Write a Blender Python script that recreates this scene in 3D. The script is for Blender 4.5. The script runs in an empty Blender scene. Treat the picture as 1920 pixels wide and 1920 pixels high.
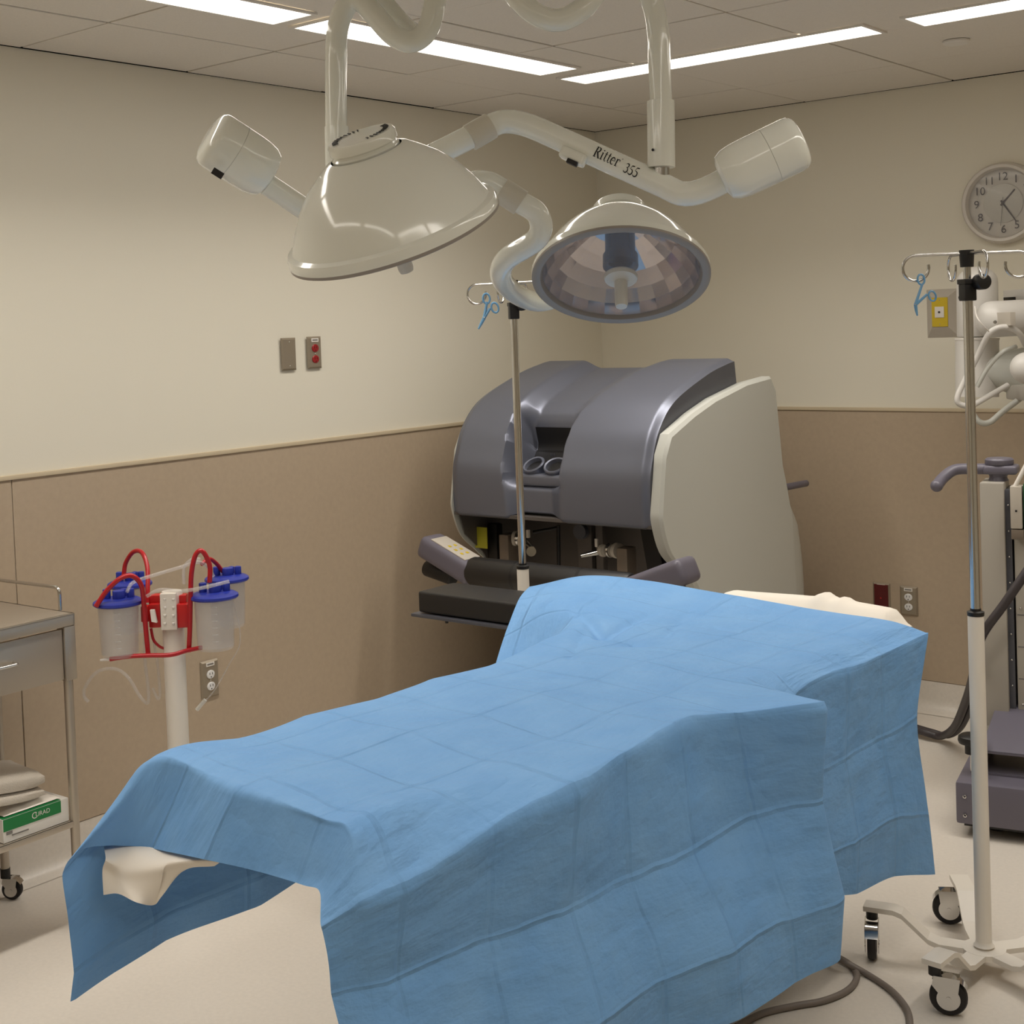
import bpy, bmesh, math, random
import numpy as np
from mathutils import Vector, Matrix
random.seed(7)
PI = math.pi
COL = bpy.context.scene.collection
V3 = lambda p: np.array(p, float)

# ------------------------------------------------------------------ camera
F, CX, CY = 2611.49, 865.64, 695.84
YAW, PIT, ROL = -0.698613, 0.032141, -0.036790
CAM = V3((3.615, -5.311, 1.577))
_f = V3((math.sin(YAW)*math.cos(PIT), math.cos(YAW)*math.cos(PIT), -math.sin(PIT)))
_r = V3((math.cos(YAW), -math.sin(YAW), 0)); _u = np.cross(_r, _f)
RIGHT = math.cos(ROL)*_r + math.sin(ROL)*_u
UP = -math.sin(ROL)*_r + math.cos(ROL)*_u
FWD = _f
def ray(px, py): return RIGHT*((px-CX)/F) - UP*((py-CY)/F) + FWD
def at(px, py, D): return CAM + ray(px, py)*D
def onz(px, py, z): d = ray(px, py); return CAM + d*((z-CAM[2])/d[2])
def ony(px, py, y): d = ray(px, py); return CAM + d*((y-CAM[1])/d[1])
def onx(px, py, x): d = ray(px, py); return CAM + d*((x-CAM[0])/d[0])
def depth(P): return float((V3(P)-CAM) @ FWD)

cam = bpy.data.cameras.new('camera'); co = bpy.data.objects.new('camera', cam); COL.objects.link(co)
co.matrix_world = Matrix(((RIGHT[0], UP[0], -FWD[0], CAM[0]), (RIGHT[1], UP[1], -FWD[1], CAM[1]),
                          (RIGHT[2], UP[2], -FWD[2], CAM[2]), (0, 0, 0, 1)))
cam.sensor_fit = 'HORIZONTAL'; cam.sensor_width = 36; cam.lens = F/1920*36
cam.shift_x = (960-CX)/1920; cam.shift_y = (CY-960)/1920
cam.clip_start = .05; cam.clip_end = 60
bpy.context.scene.camera = co

# ------------------------------------------------------------------ materials
def lin(c): c = c/255; return c/12.92 if c <= .04045 else ((c+.055)/1.055)**2.4
MATS = {}
def mat(name, rgb, rough=.5, metal=0, bump=None, alpha=1, emit=0, vary=None, coat=0, spec=.5, trans=0, aniso=None):
    if name in MATS: return MATS[name]
    m = bpy.data.materials.new(name); m.use_nodes = True
    nt = m.node_tree; b = nt.nodes['Principled BSDF']
    col = tuple(lin(c) for c in rgb)+(1,)
    b.inputs['Base Color'].default_value = col
    b.inputs['Roughness'].default_value = rough; b.inputs['Metallic'].default_value = metal
    b.inputs['Specular IOR Level'].default_value = spec
    b.inputs['Coat Weight'].default_value = coat; b.inputs['Coat Roughness'].default_value = .05
    if alpha < 1: b.inputs['Alpha'].default_value = alpha
    if trans: b.inputs['Transmission Weight'].default_value = trans
    if emit:
        b.inputs['Emission Color'].default_value = col; b.inputs['Emission Strength'].default_value = emit
    tc = nt.nodes.new('ShaderNodeTexCoord')
    if vary:                                  # (scale, amount): mottling of the base colour
        n = nt.nodes.new('ShaderNodeTexNoise'); n.inputs['Scale'].default_value = vary[0]; n.inputs['Detail'].default_value = 5
        nt.links.new(tc.outputs['Object'], n.inputs['Vector'])
        r = nt.nodes.new('ShaderNodeValToRGB')
        r.color_ramp.elements[0].position = .3; r.color_ramp.elements[1].position = .7
        r.color_ramp.elements[0].color = tuple(c*(1-vary[1]) for c in col[:3])+(1,)
        r.color_ramp.elements[1].color = tuple(min(1, c*(1+vary[1])) for c in col[:3])+(1,)
        nt.links.new(n.outputs['Fac'], r.inputs['Fac']); nt.links.new(r.outputs['Color'], b.inputs['Base Color'])
    if bump:                                  # (scale, strength, distance)
        n = nt.nodes.new('ShaderNodeTexNoise'); n.inputs['Scale'].default_value = bump[0]; n.inputs['Detail'].default_value = 4
        if aniso:
            mp = nt.nodes.new('ShaderNodeMapping'); mp.inputs['Scale'].default_value = aniso
            nt.links.new(tc.outputs['Object'], mp.inputs['Vector']); nt.links.new(mp.outputs['Vector'], n.inputs['Vector'])
        else: nt.links.new(tc.outputs['Object'], n.inputs['Vector'])
        bp = nt.nodes.new('ShaderNodeBump'); bp.inputs['Strength'].default_value = bump[1]; bp.inputs['Distance'].default_value = bump[2]
        nt.links.new(n.outputs['Fac'], bp.inputs['Height']); nt.links.new(bp.outputs['Normal'], b.inputs['Normal'])
    MATS[name] = m; return m

M_wall = mat('cream_paint', (226, 220, 204), .45, bump=(90, .08, .002), spec=.35)
M_panel = mat('tan_panel', (178, 160, 138), .5, bump=(140, .1, .001), vary=(60, .03), spec=.35)
M_rail = mat('tan_rail', (200, 184, 156), .45)
M_floor = mat('floor_vinyl', (216, 208, 197), .34, vary=(90, .035), bump=(60, .04, .001))
M_ceil = mat('ceiling_tile', (224, 217, 206), .9, bump=(220, .2, .002), vary=(160, .03))
M_plen = mat('dark_gap', (40, 36, 32), .9)
M_light = mat('light_diffuser', (255, 248, 236), .5, emit=6.5)
M_frame = mat('fixture_white', (225, 220, 212), .5)
M_white = mat('lamp_white', (234, 235, 226), .13, coat=.4)
M_cream = mat('enamel_cream', (228, 221, 210), .3)
M_grayring = mat('collar_gray', (205, 200, 186), .4)
M_rim = mat('rim_gray', (150, 142, 134), .45)
M_black = mat('black_plastic', (22, 20, 20), .45)
M_ink = mat('black_ink', (18, 16, 18), .6)
M_chrome = mat('chrome', (205, 204, 202), .14, 1)
M_steel = mat('brushed_steel', (186, 176, 162), .34, .7, bump=(40, .05, .001), aniso=(1, 30, 30))
M_plate = mat('steel_plate', (160, 148, 130), .4, .55)
M_mirror = mat('faceted_mirror', (205, 196, 192), .12, 1)
M_lens = mat('clear_lens', (235, 230, 235), .05, alpha=.18)
M_bulb = mat('bulb_housing', (30, 34, 48), .25)
M_frost = mat('frosted_handle', (222, 220, 212), .35, alpha=.85)
M_hood = mat('slate_plastic', (116, 119, 132), .38, .5, bump=(400, .04, .0005))
M_hooddark = mat('slate_edge', (78, 79, 86), .4)
M_shell = mat('shell_gray_white', (196, 196, 188), .42)
M_slate2 = mat('purple_gray_enamel', (104, 100, 112), .38)
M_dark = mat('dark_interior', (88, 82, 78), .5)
M_vinyl = mat('black_vinyl', (34, 32, 31), .42, bump=(200, .1, .001))
M_tan = mat('tan_metal', (128, 116, 104), .4, .3)
M_yellow = mat('yellow_plate', (206, 178, 34), .4)
M_neon = mat('yellow_tag', (170, 165, 40), .6)
M_paper = mat('white_label', (228, 222, 214), .6)
M_gray = mat('label_gray', (120, 116, 110), .6)
M_beige = mat('plate_gray', (190, 182, 170), .45)
M_red = mat('red_outlet', (150, 30, 32), .35)
M_darkred = mat('dark_red_outlet', (90, 22, 24), .35)
M_outlet = mat('white_outlet', (226, 224, 222), .35)
M_hose = mat('red_hose', (178, 26, 34), .3)
M_redpl = mat('red_plastic', (190, 30, 30), .35)
M_blue = mat('blue_plastic', (38, 52, 150), .35)
M_clear = mat('clear_plastic', (225, 222, 220), .12, alpha=.27)
M_tube = mat('clear_tube', (225, 220, 215), .1, alpha=.30)
M_scale = mat('white_scale_marks', (240, 240, 238), .5, alpha=.7)
M_towel = mat('gray_towel', (196, 186, 172), .9, bump=(300, .5, .004))
M_sheet = mat('white_linen', (238, 230, 218), .8, bump=(25, .15, .004))
M_green = mat('green_card', (22, 122, 62), .45)
M_card = mat('white_card', (226, 222, 214), .5)
M_cyan = mat('blue_clamp', (108, 158, 196), .35)
M_cable = mat('gray_cable', (122, 112, 104), .5)
M_dcable = mat('dark_cable', (58, 52, 54), .5)
M_rubber = mat('black_rubber', (24, 20, 20), .6)
M_clock = mat('clock_case', (214, 208, 200), .35)
M_face = mat('clock_face', (206, 202, 192), .5)
M_silver = mat('clock_silver', (190, 188, 178), .4, .2)
M_pcb = mat('green_unit', (40, 92, 56), .4)
M_robot = mat('robot_white', (214, 210, 204), .38)
M_cart = mat('cart_gray', (170, 164, 154), .45)
# drape: blue non-woven sheet, slightly translucent, fibres
PV, PU, PHV, PHU = .19, .18, .0266, .018
def drape_mat():
    m = bpy.data.materials.new('blue_drape'); m.use_nodes = True; nt = m.node_tree; N = nt.nodes; b = N['Principled BSDF']
    out = N['Material Output']
    tc = N.new('ShaderNodeTexCoord')
    n1 = N.new('ShaderNodeTexNoise'); n1.inputs['Scale'].default_value = 9; n1.inputs['Detail'].default_value = 6
    nt.links.new(tc.outputs['Object'], n1.inputs['Vector'])
    r = N.new('ShaderNodeValToRGB'); e = r.color_ramp.elements
    e[0].position = .3; e[1].position = .7
    e[0].color = tuple(lin(c) for c in (118, 170, 226))+(1,); e[1].color = tuple(lin(c) for c in (128, 178, 230))+(1,)
    nt.links.new(n1.outputs['Fac'], r.inputs['Fac']); nt.links.new(r.outputs['Color'], b.inputs['Base Color'])
    b.inputs['Roughness'].default_value = .62; b.inputs['Specular IOR Level'].default_value = .3
    lk = nt.links.new
    def M(op, a, b_=None, c_=None):
        m_ = N.new('ShaderNodeMath'); m_.operation = op
        for k, x in enumerate((a, b_, c_)):
            if x is None: continue
            if isinstance(x, (int, float)): m_.inputs[k].default_value = x
            else: lk(x, m_.inputs[k])
        return m_.outputs[0]
    uv = N.new('ShaderNodeUVMap'); uv.uv_map = 'sheet'
    sx = N.new('ShaderNodeSeparateXYZ'); lk(uv.outputs['UV'], sx.inputs['Vector'])
    def noise(sc_, det, src, scale=None):
        n_ = N.new('ShaderNodeTexNoise'); n_.inputs['Scale'].default_value = sc_; n_.inputs['Detail'].default_value = det
        if scale:
            mp = N.new('ShaderNodeMapping'); mp.inputs['Scale'].default_value = scale; lk(src, mp.inputs['Vector']); lk(mp.outputs['Vector'], n_.inputs['Vector'])
        else: lk(src, n_.inputs['Vector'])
        return n_.outputs['Fac']
    wob = M('MULTIPLY', M('SUBTRACT', noise(6, 3, uv.outputs['UV']), .5), .022)
    msk = noise(7, 3, uv.outputs['UV'])
    def folds(co, period, phase, w, amp):
        d = M('PINGPONG', M('ADD', M('ADD', co, wob), phase), period/2)
        h = M('MAXIMUM', M('SUBTRACT', 1, M('DIVIDE', d, w)), 0)
        return M('MULTIPLY', M('MULTIPLY', h, amp), M('ADD', M('MULTIPLY', msk, 1.6), -.1))
    h = M('ADD', folds(sx.outputs['Y'], PV, PHV, .007, .0034), folds(sx.outputs['X'], PU, PHU, .007, -.0032))
    h = M('ADD', h, M('MULTIPLY', noise(5, 5, uv.outputs['UV'], (1, 2.2, 1)), .016))
    h = M('ADD', h, M('MULTIPLY', M('ABSOLUTE', M('SUBTRACT', noise(4.5, 4, uv.outputs['UV']), .5)), .020))
    h = M('ADD', h, M('MULTIPLY', noise(160, 3, uv.outputs['UV']), .0004))
    bp = N.new('ShaderNodeBump'); bp.inputs['Strength'].default_value = 1; bp.inputs['Distance'].default_value = 1
    lk(h, bp.inputs['Height']); lk(bp.outputs['Normal'], b.inputs['Normal'])
    t = N.new('ShaderNodeBsdfTranslucent'); nt.links.new(r.outputs['Color'], t.inputs['Color'])
    mx = N.new('ShaderNodeMixShader'); mx.inputs['Fac'].default_value = .09
    nt.links.new(b.outputs['BSDF'], mx.inputs[1]); nt.links.new(t.outputs['BSDF'], mx.inputs[2]); nt.links.new(mx.outputs['Shader'], out.inputs['Surface'])
    return m

# ------------------------------------------------------------------ mesh helpers
def nrm(v): v = V3(v); return v/np.linalg.norm(v)
def frame(z, x=None):
    z = nrm(z)
    if x is None: x = (1, 0, 0) if abs(z[0]) < .8 else (0, 1, 0)
    x = V3(x) - z*(V3(x)@z); x = nrm(x); return np.array([x, np.cross(z, x), z])   # rows
def rotz(a): return np.array([[math.cos(a), math.sin(a), 0], [-math.sin(a), math.cos(a), 0], [0, 0, 1]])
def spline(pts, n=8):
    P = [V3(p) for p in pts]; P = [2*P[0]-P[1]]+P+[2*P[-1]-P[-2]]; out = []
    for i in range(1, len(P)-2):
        for k in range(n):
            t = k/n; a, b, c, d = P[i-1:i+3]
            out.append(.5*((2*b)+(-a+c)*t+(2*a-5*b+4*c-d)*t*t+(-a+3*b-3*c+d)*t**3))
    out.append(P[-2]); return out
def round_path(pts, rad, n=6):
    P = [V3(p) for p in pts]; out = [P[0]]
    for i in range(1, len(P)-1):
        a, b, c = P[i-1], P[i], P[i+1]
        r = rad[i-1] if isinstance(rad, (list, tuple)) else rad
        d1 = min(r, np.linalg.norm(a-b)*.49); d2 = min(r, np.linalg.norm(c-b)*.49)
        s = b+nrm(a-b)*d1; e = b+nrm(c-b)*d2
        for k in range(n+1):
            t = k/n; out.append((1-t)**2*s+2*t*(1-t)*b+t*t*e)
    out.append(P[-1]); return out

class MB:
    def __init__(s): s.v = []; s.f = []
    def add(s, v, f):
        o = len(s.v); s.v += [tuple(map(float, p)) for p in v]; s.f += [tuple(i+o for i in q) for q in f]; return s
    def tube(s, pts, r, seg=14, cap=True, closed=False):
        P = [V3(p) for p in pts]; n = len(P)
        R = r if isinstance(r, (list, tuple)) else [r]*n
        T = []
        for i in range(n):
            a = P[(i-1) % n] if closed else P[max(i-1, 0)]; b = P[(i+1) % n] if closed else P[min(i+1, n-1)]
            T.append(nrm(b-a))
        fr = frame(T[0]); x = fr[0]; v = []; f = []
        for i in range(n):
            x = x-T[i]*(x@T[i]); x = nrm(x); y = np.cross(T[i], x)
            for k in range(seg):
                a = 2*PI*k/seg; v.append(P[i]+R[i]*(math.cos(a)*x+math.sin(a)*y))
        m = n if closed else n-1
        for i in range(m):
            for k in range(seg):
                a, b = i*seg+k, i*seg+(k+1) % seg; j = ((i+1) % n)*seg
                f.append((a, b, j+(k+1) % seg, j+k))
        if cap and not closed:
            f.append(tuple(range(seg))[::-1]); f.append(tuple((n-1)*seg+k for k in range(seg)))
        return s.add(v, f)
    def lathe(s, prof, c=(0, 0, 0), axis=(0, 0, 1), seg=36, x=None, sx=1, sy=1):
        fr = frame(axis, x); c = V3(c); v = []; f = []
        for r, h in prof:
            for k in range(seg):
                a = 2*PI*k/seg; v.append(c+fr[2]*h+r*sx*math.cos(a)*fr[0]+r*sy*math.sin(a)*fr[1])
        for i in range(len(prof)-1):
            for k in range(seg):
                a, b = i*seg+k, i*seg+(k+1) % seg; f.append((a, b, b+seg, a+seg))
        return s.add(v, f)
    def cyl(s, a, b, r, seg=20, bev=0):
        a, b = V3(a), V3(b); L = np.linalg.norm(b-a)
        if bev: return s.lathe([(0, 0), (r-bev, 0), (r-bev*.3, bev*.3), (r, bev), (r, L-bev), (r-bev*.3, L-bev*.3), (r-bev, L), (0, L)], a, b-a, seg)
        return s.lathe([(0, 0), (r, 0), (r, L), (0, L)], a, b-a, seg)
    def ball(s, c, r, seg=20, n=12, axis=(0, 0, 1), sz=1):
        return s.lathe([(r*math.sin(PI*i/n), -r*sz*math.cos(PI*i/n)) for i in range(n+1)], c, axis, seg)
    def box(s, c, size, R=None, bev=0, seg=2):
        bm = bmesh.new(); bmesh.ops.create_cube(bm, size=1)
        for v in bm.verts: v.co = Vector((v.co.x*size[0], v.co.y*size[1], v.co.z*size[2]))
        if bev: bmesh.ops.bevel(bm, geom=bm.edges[:], offset=bev, segments=seg, profile=.6, affect='EDGES')
        bm.verts.index_update(); R = np.eye(3) if R is None else np.array(R)
        v = [V3(c)+V3(q.co)@R for q in bm.verts]; f = [tuple(q.index for q in p.verts) for p in bm.faces]
        bm.free(); return s.add(v, f)
    def prism(s, poly, off):
        P = [V3(p) for p in poly]; n = len(P); o = V3(off)
        return s.add(P+[p+o for p in P], [tuple(range(n)), tuple(range(2*n-1, n-1, -1))]+[(i, i+n, (i+1) % n+n, (i+1) % n) for i in range(n)])
    def grid(s, fn, nu, nv):
        v = [fn(i/nu, j/nv) for i in range(nu+1) for j in range(nv+1)]; w = nv+1
        return s.add(v, [(i*w+j, i*w+j+1, (i+1)*w+j+1, (i+1)*w+j) for i in range(nu) for j in range(nv)])
    def strip(s, path, width, axis):                 # a flat ribbon
        P = [V3(p) for p in path]; w = V3(axis)*width/2; v = []
        for p in P: v += [p-w, p+w]
        return s.add(v, [(2*i, 2*i+1, 2*i+3, 2*i+2) for i in range(len(P)-1)])
    def build(s, name, m, parent=None, ang=38, double=1e-5, flat=False):
        me = bpy.data.meshes.new(name); bm = bmesh.new()
        o = V3(parent['_base']) if parent is not None and '_base' in parent else V3((0, 0, 0))
        vs = [bm.verts.new(tuple(V3(p)-o)) for p in s.v]
        for q in s.f:
            q2 = []
            for i in q:
                if i not in q2: q2.append(i)
            try: bm.faces.new([vs[i] for i in q2])
            except ValueError: pass
        if double: bmesh.ops.remove_doubles(bm, verts=bm.verts[:], dist=double)
        bmesh.ops.recalc_face_normals(bm, faces=bm.faces[:])
        for fc in bm.faces: fc.smooth = not flat
        bm.to_mesh(me); bm.free()
        me.materials.append(m)
        if not flat:
            try: me.set_sharp_from_angle(angle=math.radians(ang))
            except Exception: pass
        ob = bpy.data.objects.new(name, me); COL.objects.link(ob)
        if parent is not None:
            ob.parent = parent; ob['_base'] = tuple(o)
        return ob
def thing(name, label, cat, base=(0, 0, 0), group=None):
    o = bpy.data.objects.new(name, None); COL.objects.link(o); o.location = tuple(base); o['_base'] = tuple(map(float, base))
    o.empty_display_size = .05
    o['label'] = label; o['category'] = cat
    if group: o['group'] = group
    return o
def tag(o, label, cat, group=None):
    o['label'] = label; o['category'] = cat
    if group: o['group'] = group
    return o
def struct(o): o['kind'] = 'structure'; return o
def text_polys(mb, txt, size, fn, align='CENTER', steps=1):
    cu = bpy.data.curves.new('text', 'FONT'); cu.body = txt; cu.size = size; cu.align_x = align; cu.align_y = 'CENTER'
    ob = bpy.data.objects.new('text', cu); COL.objects.link(ob)
    dg = bpy.context.evaluated_depsgraph_get(); me = ob.evaluated_get(dg).to_mesh()
    mb.add([fn(v.co.x, v.co.y) for v in me.vertices], [tuple(p.vertices) for p in me.polygons])
    ob.evaluated_get(dg).to_mesh_clear(); bpy.data.objects.remove(ob); bpy.data.curves.remove(cu)

# ------------------------------------------------------------------ room shell
H = 2.44; RX = 5.3; RY = -6.9; RAIL = 1.192; BASE = .12
struct(MB().box((RX/2, RY/2, -.05), (RX+.4, -RY+.4, .1)).build('floor', M_floor))
wl = struct(MB().box((-.05, RY/2, H/2), (.1, -RY+.2, H)).build('wall_left', M_wall))
wb = struct(MB().box((RX/2, .05, H/2), (RX, .1, H)).build('wall_back', M_wall))
struct(MB().box((RX+.05, RY/2, H/2), (.1, -RY+.2, H)).build('wall_right', M_wall))
struct(MB().box((RX/2, RY-.05, H/2), (RX, .1, H)).build('wall_front', M_wall))
# wainscot sheets with joints, and chair rail
mb = MB(); e = [-6.85, -5.5, -4.28, -3.066, 0]
for a, b in zip(e[:-1], e[1:]): mb.box((.003, (a+b)/2, (RAIL+BASE)/2), (.006, b-a-.004, RAIL-BASE), bev=.001, seg=1)
mb.build('wainscot_panel', M_panel, wl)
mb = MB(); e = [0, 2.75, 3.97, 5.25]
for a, b in zip(e[:-1], e[1:]): mb.box(((a+b)/2, -.003, (RAIL+BASE)/2), (b-a-.004, .006, RAIL-BASE), bev=.001, seg=1)
mb.build('wainscot_panel', M_panel, wb)
MB().box((.006, RY/2, RAIL-.006), (.012, -RY, .014), bev=.003).build('chair_rail', M_rail, wl)
MB().box((RX/2, -.006, RAIL-.006), (RX, .012, .014), bev=.003).build('chair_rail', M_rail, wb)
cove = [(0, BASE-.002), (.004, BASE-.002), (.004, .05), (.008, .03), (.02, .012), (.04, .003), (.06, .0012), (0, .0012)]
struct(MB().prism([(x, RY, z) for x, z in cove], (0, -RY, 0)).build('baseboard_left', M_floor))
struct(MB().prism([(0, -x, z) for x, z in cove], (RX, 0, 0)).build('baseboard_back', M_floor))
# ceiling: tiles with thin reveals under a dark plenum
mb = MB(); xs = [.003]+[.43+.61*k for k in range(8)]+[RX]; ys = [-.003]+[-.52-.612*k for k in range(11)]+[RY]
for i in range(len(xs)-1):
    for j in range(len(ys)-1):
        w, d = xs[i+1]-xs[i], ys[j]-ys[j+1]
        mb.box(((xs[i]+xs[i+1])/2, (ys[j]+ys[j+1])/2, H+.01+random.uniform(0, .003)), (w-.007, d-.007, .02), bev=.0015, seg=1)
ce = struct(mb.build('ceiling', M_ceil))
MB().box((RX/2, RY/2, H+.04), (RX+.2, -RY+.2, .02)).build('plenum', M_plen, ce)

# ------------------------------------------------------------------ ceiling lights
WATT, SPREAD = 6.9, 130
def fixture(x0, x1, y0, y1, label, k=1):
    t = thing('ceiling_light', label, 'ceiling light', ((x0+x1)/2, (y0+y1)/2, H), 'recessed strip lights in the ceiling')
    z = H-.0005; m = .012
    mb = MB()
    for a in ((x0-m, x1+m, y0-m, y0), (x0-m, x1+m, y1, y1+m), (x0-m, x0, y0, y1), (x1, x1+m, y0, y1)):
        mb.box(((a[0]+a[1])/2, (a[2]+a[3])/2, z-.003), (a[1]-a[0], a[3]-a[2], .006))
    mb.build('frame', M_frame, t)
    MB().box(((x0+x1)/2, (y0+y1)/2, z-.002), (x1-x0, y1-y0, .003)).build('diffuser', M_light, t)
    la = bpy.data.lights.new('tube_light', 'AREA'); la.shape = 'RECTANGLE'; la.size = x1-x0-.01; la.size_y = y1-y0-.01
    la.energy = WATT*k*(x1-x0)*(y1-y0)/.176; la.color = (1, .955, .89); la.spread = math.radians(SPREAD)
    lo = bpy.data.objects.new('tube_light', la); COL.objects.link(lo); lo.parent = t; lo.location = (0, 0, -.0055)
XL = (.735, .887); YB = (-1.282, -1.13); XR = (3.04, 3.19); YF = (-5.13, -4.98)
for (a, b), l in zip([(-2.56, -1.40), (-3.82, -2.64), (-4.94, -3.90)],
        ['strip light crossing behind the left lamp arm, parallel to the left wall', 'strip light at the upper left edge, nearest the left wall', 'strip light along the left wall nearest the camera, out of view']):
    fixture(XL[0], XL[1], a, b, l)
for (a, b), l in zip([(.735, 1.85), (1.985, 3.0)], ['long strip light crossing behind the right lamp pole', 'strip light at the upper right corner, nearest the back wall']):
    fixture(a, b, YB[0], YB[1], l)
for (a, b), l in zip([(-2.56, -1.40), (-3.82, -2.64), (-4.94, -3.90)],
        ['far strip light on the right side of the ceiling ring, out of view', 'middle strip light on the right side of the ceiling ring, out of view', 'near strip light on the right side of the ceiling ring, out of view']):
    fixture(XR[0], XR[1], a, b, l, .6)
for (a, b), l in zip([(.735, 1.85), (1.985, 3.0)], ['left strip light of the ceiling ring above the camera side', 'right strip light of the ceiling ring above the camera side']):
    fixture(a, b, YF[0], YF[1], l, .35)
P = onz(1793, 76, H)
t = thing('sprinkler_cover', 'small round white cover plate on the ceiling near the upper right', 'sprinkler cover', P)
MB().lathe([(0, -.012), (.036, -.012), (.042, -.006), (.042, -.0005)], P).build('cover_plate', M_frame, t)

# ------------------------------------------------------------------ wall plates
def plate_frame(side, c):   # returns function local (u right, v up, w out) -> world
    if side == 'L': return lambda u, v, w: V3((w, c[1]+u, c[2]+v))      # seen from the room, +u is +y
    return lambda u, v, w: V3((c[0]+u, -w, c[2]+v))
def plate(name, label, cat, side, c, w=.07, h=.114, kind='duplex', body=None, m=None, tagl=True, d0=.0):
    t = thing(name, label, cat, c); T = plate_frame(side, c); mp = M_plate if m is None else m
    dz = d0
    def pyr(mb, w, h, a, b, bv):
        v = [T(-w/2, -h/2, a), T(w/2, -h/2, a), T(w/2, h/2, a), T(-w/2, h/2, a)]
        v += [T(-w/2+bv, -h/2+bv, b), T(w/2-bv, -h/2+bv, b), T(w/2-bv, h/2-bv, b), T(-w/2+bv, h/2-bv, b)]
        mb.add(v, [(0, 1, 2, 3), (4, 5, 6, 7), (0, 1, 5, 4), (1, 2, 6, 5), (2, 3, 7, 6), (3, 0, 4, 7)])
    mb = MB(); pyr(mb, w, h, .0075 if d0 == 0 else d0, .0135+d0, .006); mb.build('plate', mp, t, flat=True)
    f = .0136+d0
    if kind in ('duplex', 'rect'):
        if kind == 'rect':
            mb = MB(); pyr(mb, w*.82, h*.9, f, f+.004, .003); mb.build('socket_insert', body, t, flat=True)
            mb = MB(); mb.lathe([(0, .006), (.003, .006), (.003, 0)], T(0, -.002, f), T(0, 0, 1)-T(0, 0, 0), 12); mb.build('screw', M_redpl, t)
        else:
            for s in (1, -1):
                mb = MB(); mb.lathe([(0, .0035), (.0145, .0035), (.0165, .002), (.0165, 0)], T(0, s*.0195-.004, f), T(0, 0, 1)-T(0, 0, 0), 24, x=(0, 0, 1), sx=.86); sk = mb.build('socket', body, t)
                mb = MB()
                for u in (-.0055, .0055): mb.box(T(u, s*.0195-.001, f+.0036), tuple(np.abs(T(.002, .007, .001)-T(0, 0, 0))))
                mb.lathe([(0, .0008), (.0022, .0008), (.0022, 0)], T(0, s*.0195-.012, f+.0034), T(0, 0, 1)-T(0, 0, 0), 10); mb.build('slot', M_black, sk)
            MB().ball(T(0, -.004, f), .0028, 10, 6).build('screw', M_chrome, t)
        if tagl:
            mb = MB(); mb.box(T(0, h/2-.0125, f+.001), tuple(np.abs(T(.034, .013, .0012)-T(0, 0, 0)))); lb = mb.build('name_label', M_paper, t)
            mb = MB(); mb.box(T(0, h/2-.0125, f+.0018), tuple(np.abs(T(.026, .005, .0004)-T(0, 0, 0)))); mb.build('printed_line', M_gray, lb)
    else:
        for s in (1, -1): MB().ball(T(0, s*.042, f), .003, 10, 6).build('screw', M_chrome, t)
    return t
plate('blank_wall_plate', 'blank steel wall plate with two screws on the left wall', 'wall plate', 'L', onx(538, 664, 0), kind='blank')
plate('wall_outlet', 'steel outlet plate with two red sockets, beside the blank plate on the left wall', 'outlet', 'L', onx(586, 661, 0), body=M_red)
plate('wall_outlet', 'steel outlet plate with two white sockets low on the left wall behind the suction stand', 'outlet', 'L', onx(390, 1272, 0), w=.074, h=.124, body=M_outlet)
plate('wall_outlet', 'steel plate with one dark red insert low on the back wall', 'outlet', 'B', ony(1655, 1119, 0), w=.072, h=.116, kind='rect', body=M_darkred)
plate('wall_outlet', 'steel outlet plate with two white sockets beside the dark red one on the back wall', 'outlet', 'B', ony(1706, 1126, 0), w=.072, h=.116, body=M_outlet)
# yellow call plate on a raised gray bezel
c = ony(1768, 585, 0); T = plate_frame('B', c)
t = thing('call_station', 'yellow call plate with a white button on a raised gray wall box', 'wall plate', c)
w0, h0 = .124, .176; w1, h1 = .066, .118
v = [T(-w0/2, -h0/2-.01, .001), T(w0/2, -h0/2-.01, .001), T(w0/2, h0/2, .001), T(-w0/2, h0/2, .001), T(-w1/2, -h1/2, .03), T(w1/2, -h1/2, .03), T(w1/2, h1/2, .03), T(-w1/2, h1/2, .03)]
MB().add(v, [(0, 1, 2, 3), (4, 5, 6, 7), (0, 1, 5, 4), (1, 2, 6, 5), (2, 3, 7, 6), (3, 0, 4, 7)]).build('raised_box', M_beige, t, flat=True)
MB().box(T(0, 0, .032), (.062, .004, .112), bev=.001, seg=1).build('yellow_plate', M_yellow, t)
MB().box(T(0, 0, .0355), (.036, .005, .042), bev=.0015).build('button_pad', M_paper, t)
MB().cyl(T(0, 0, .038), T(0, 0, .041), .004, 14).build('button', M_black, t)
for s in (1, -1): MB().ball(T(0, s*.046, .034), .0025, 10, 6).build('screw', M_chrome, t)

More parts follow.
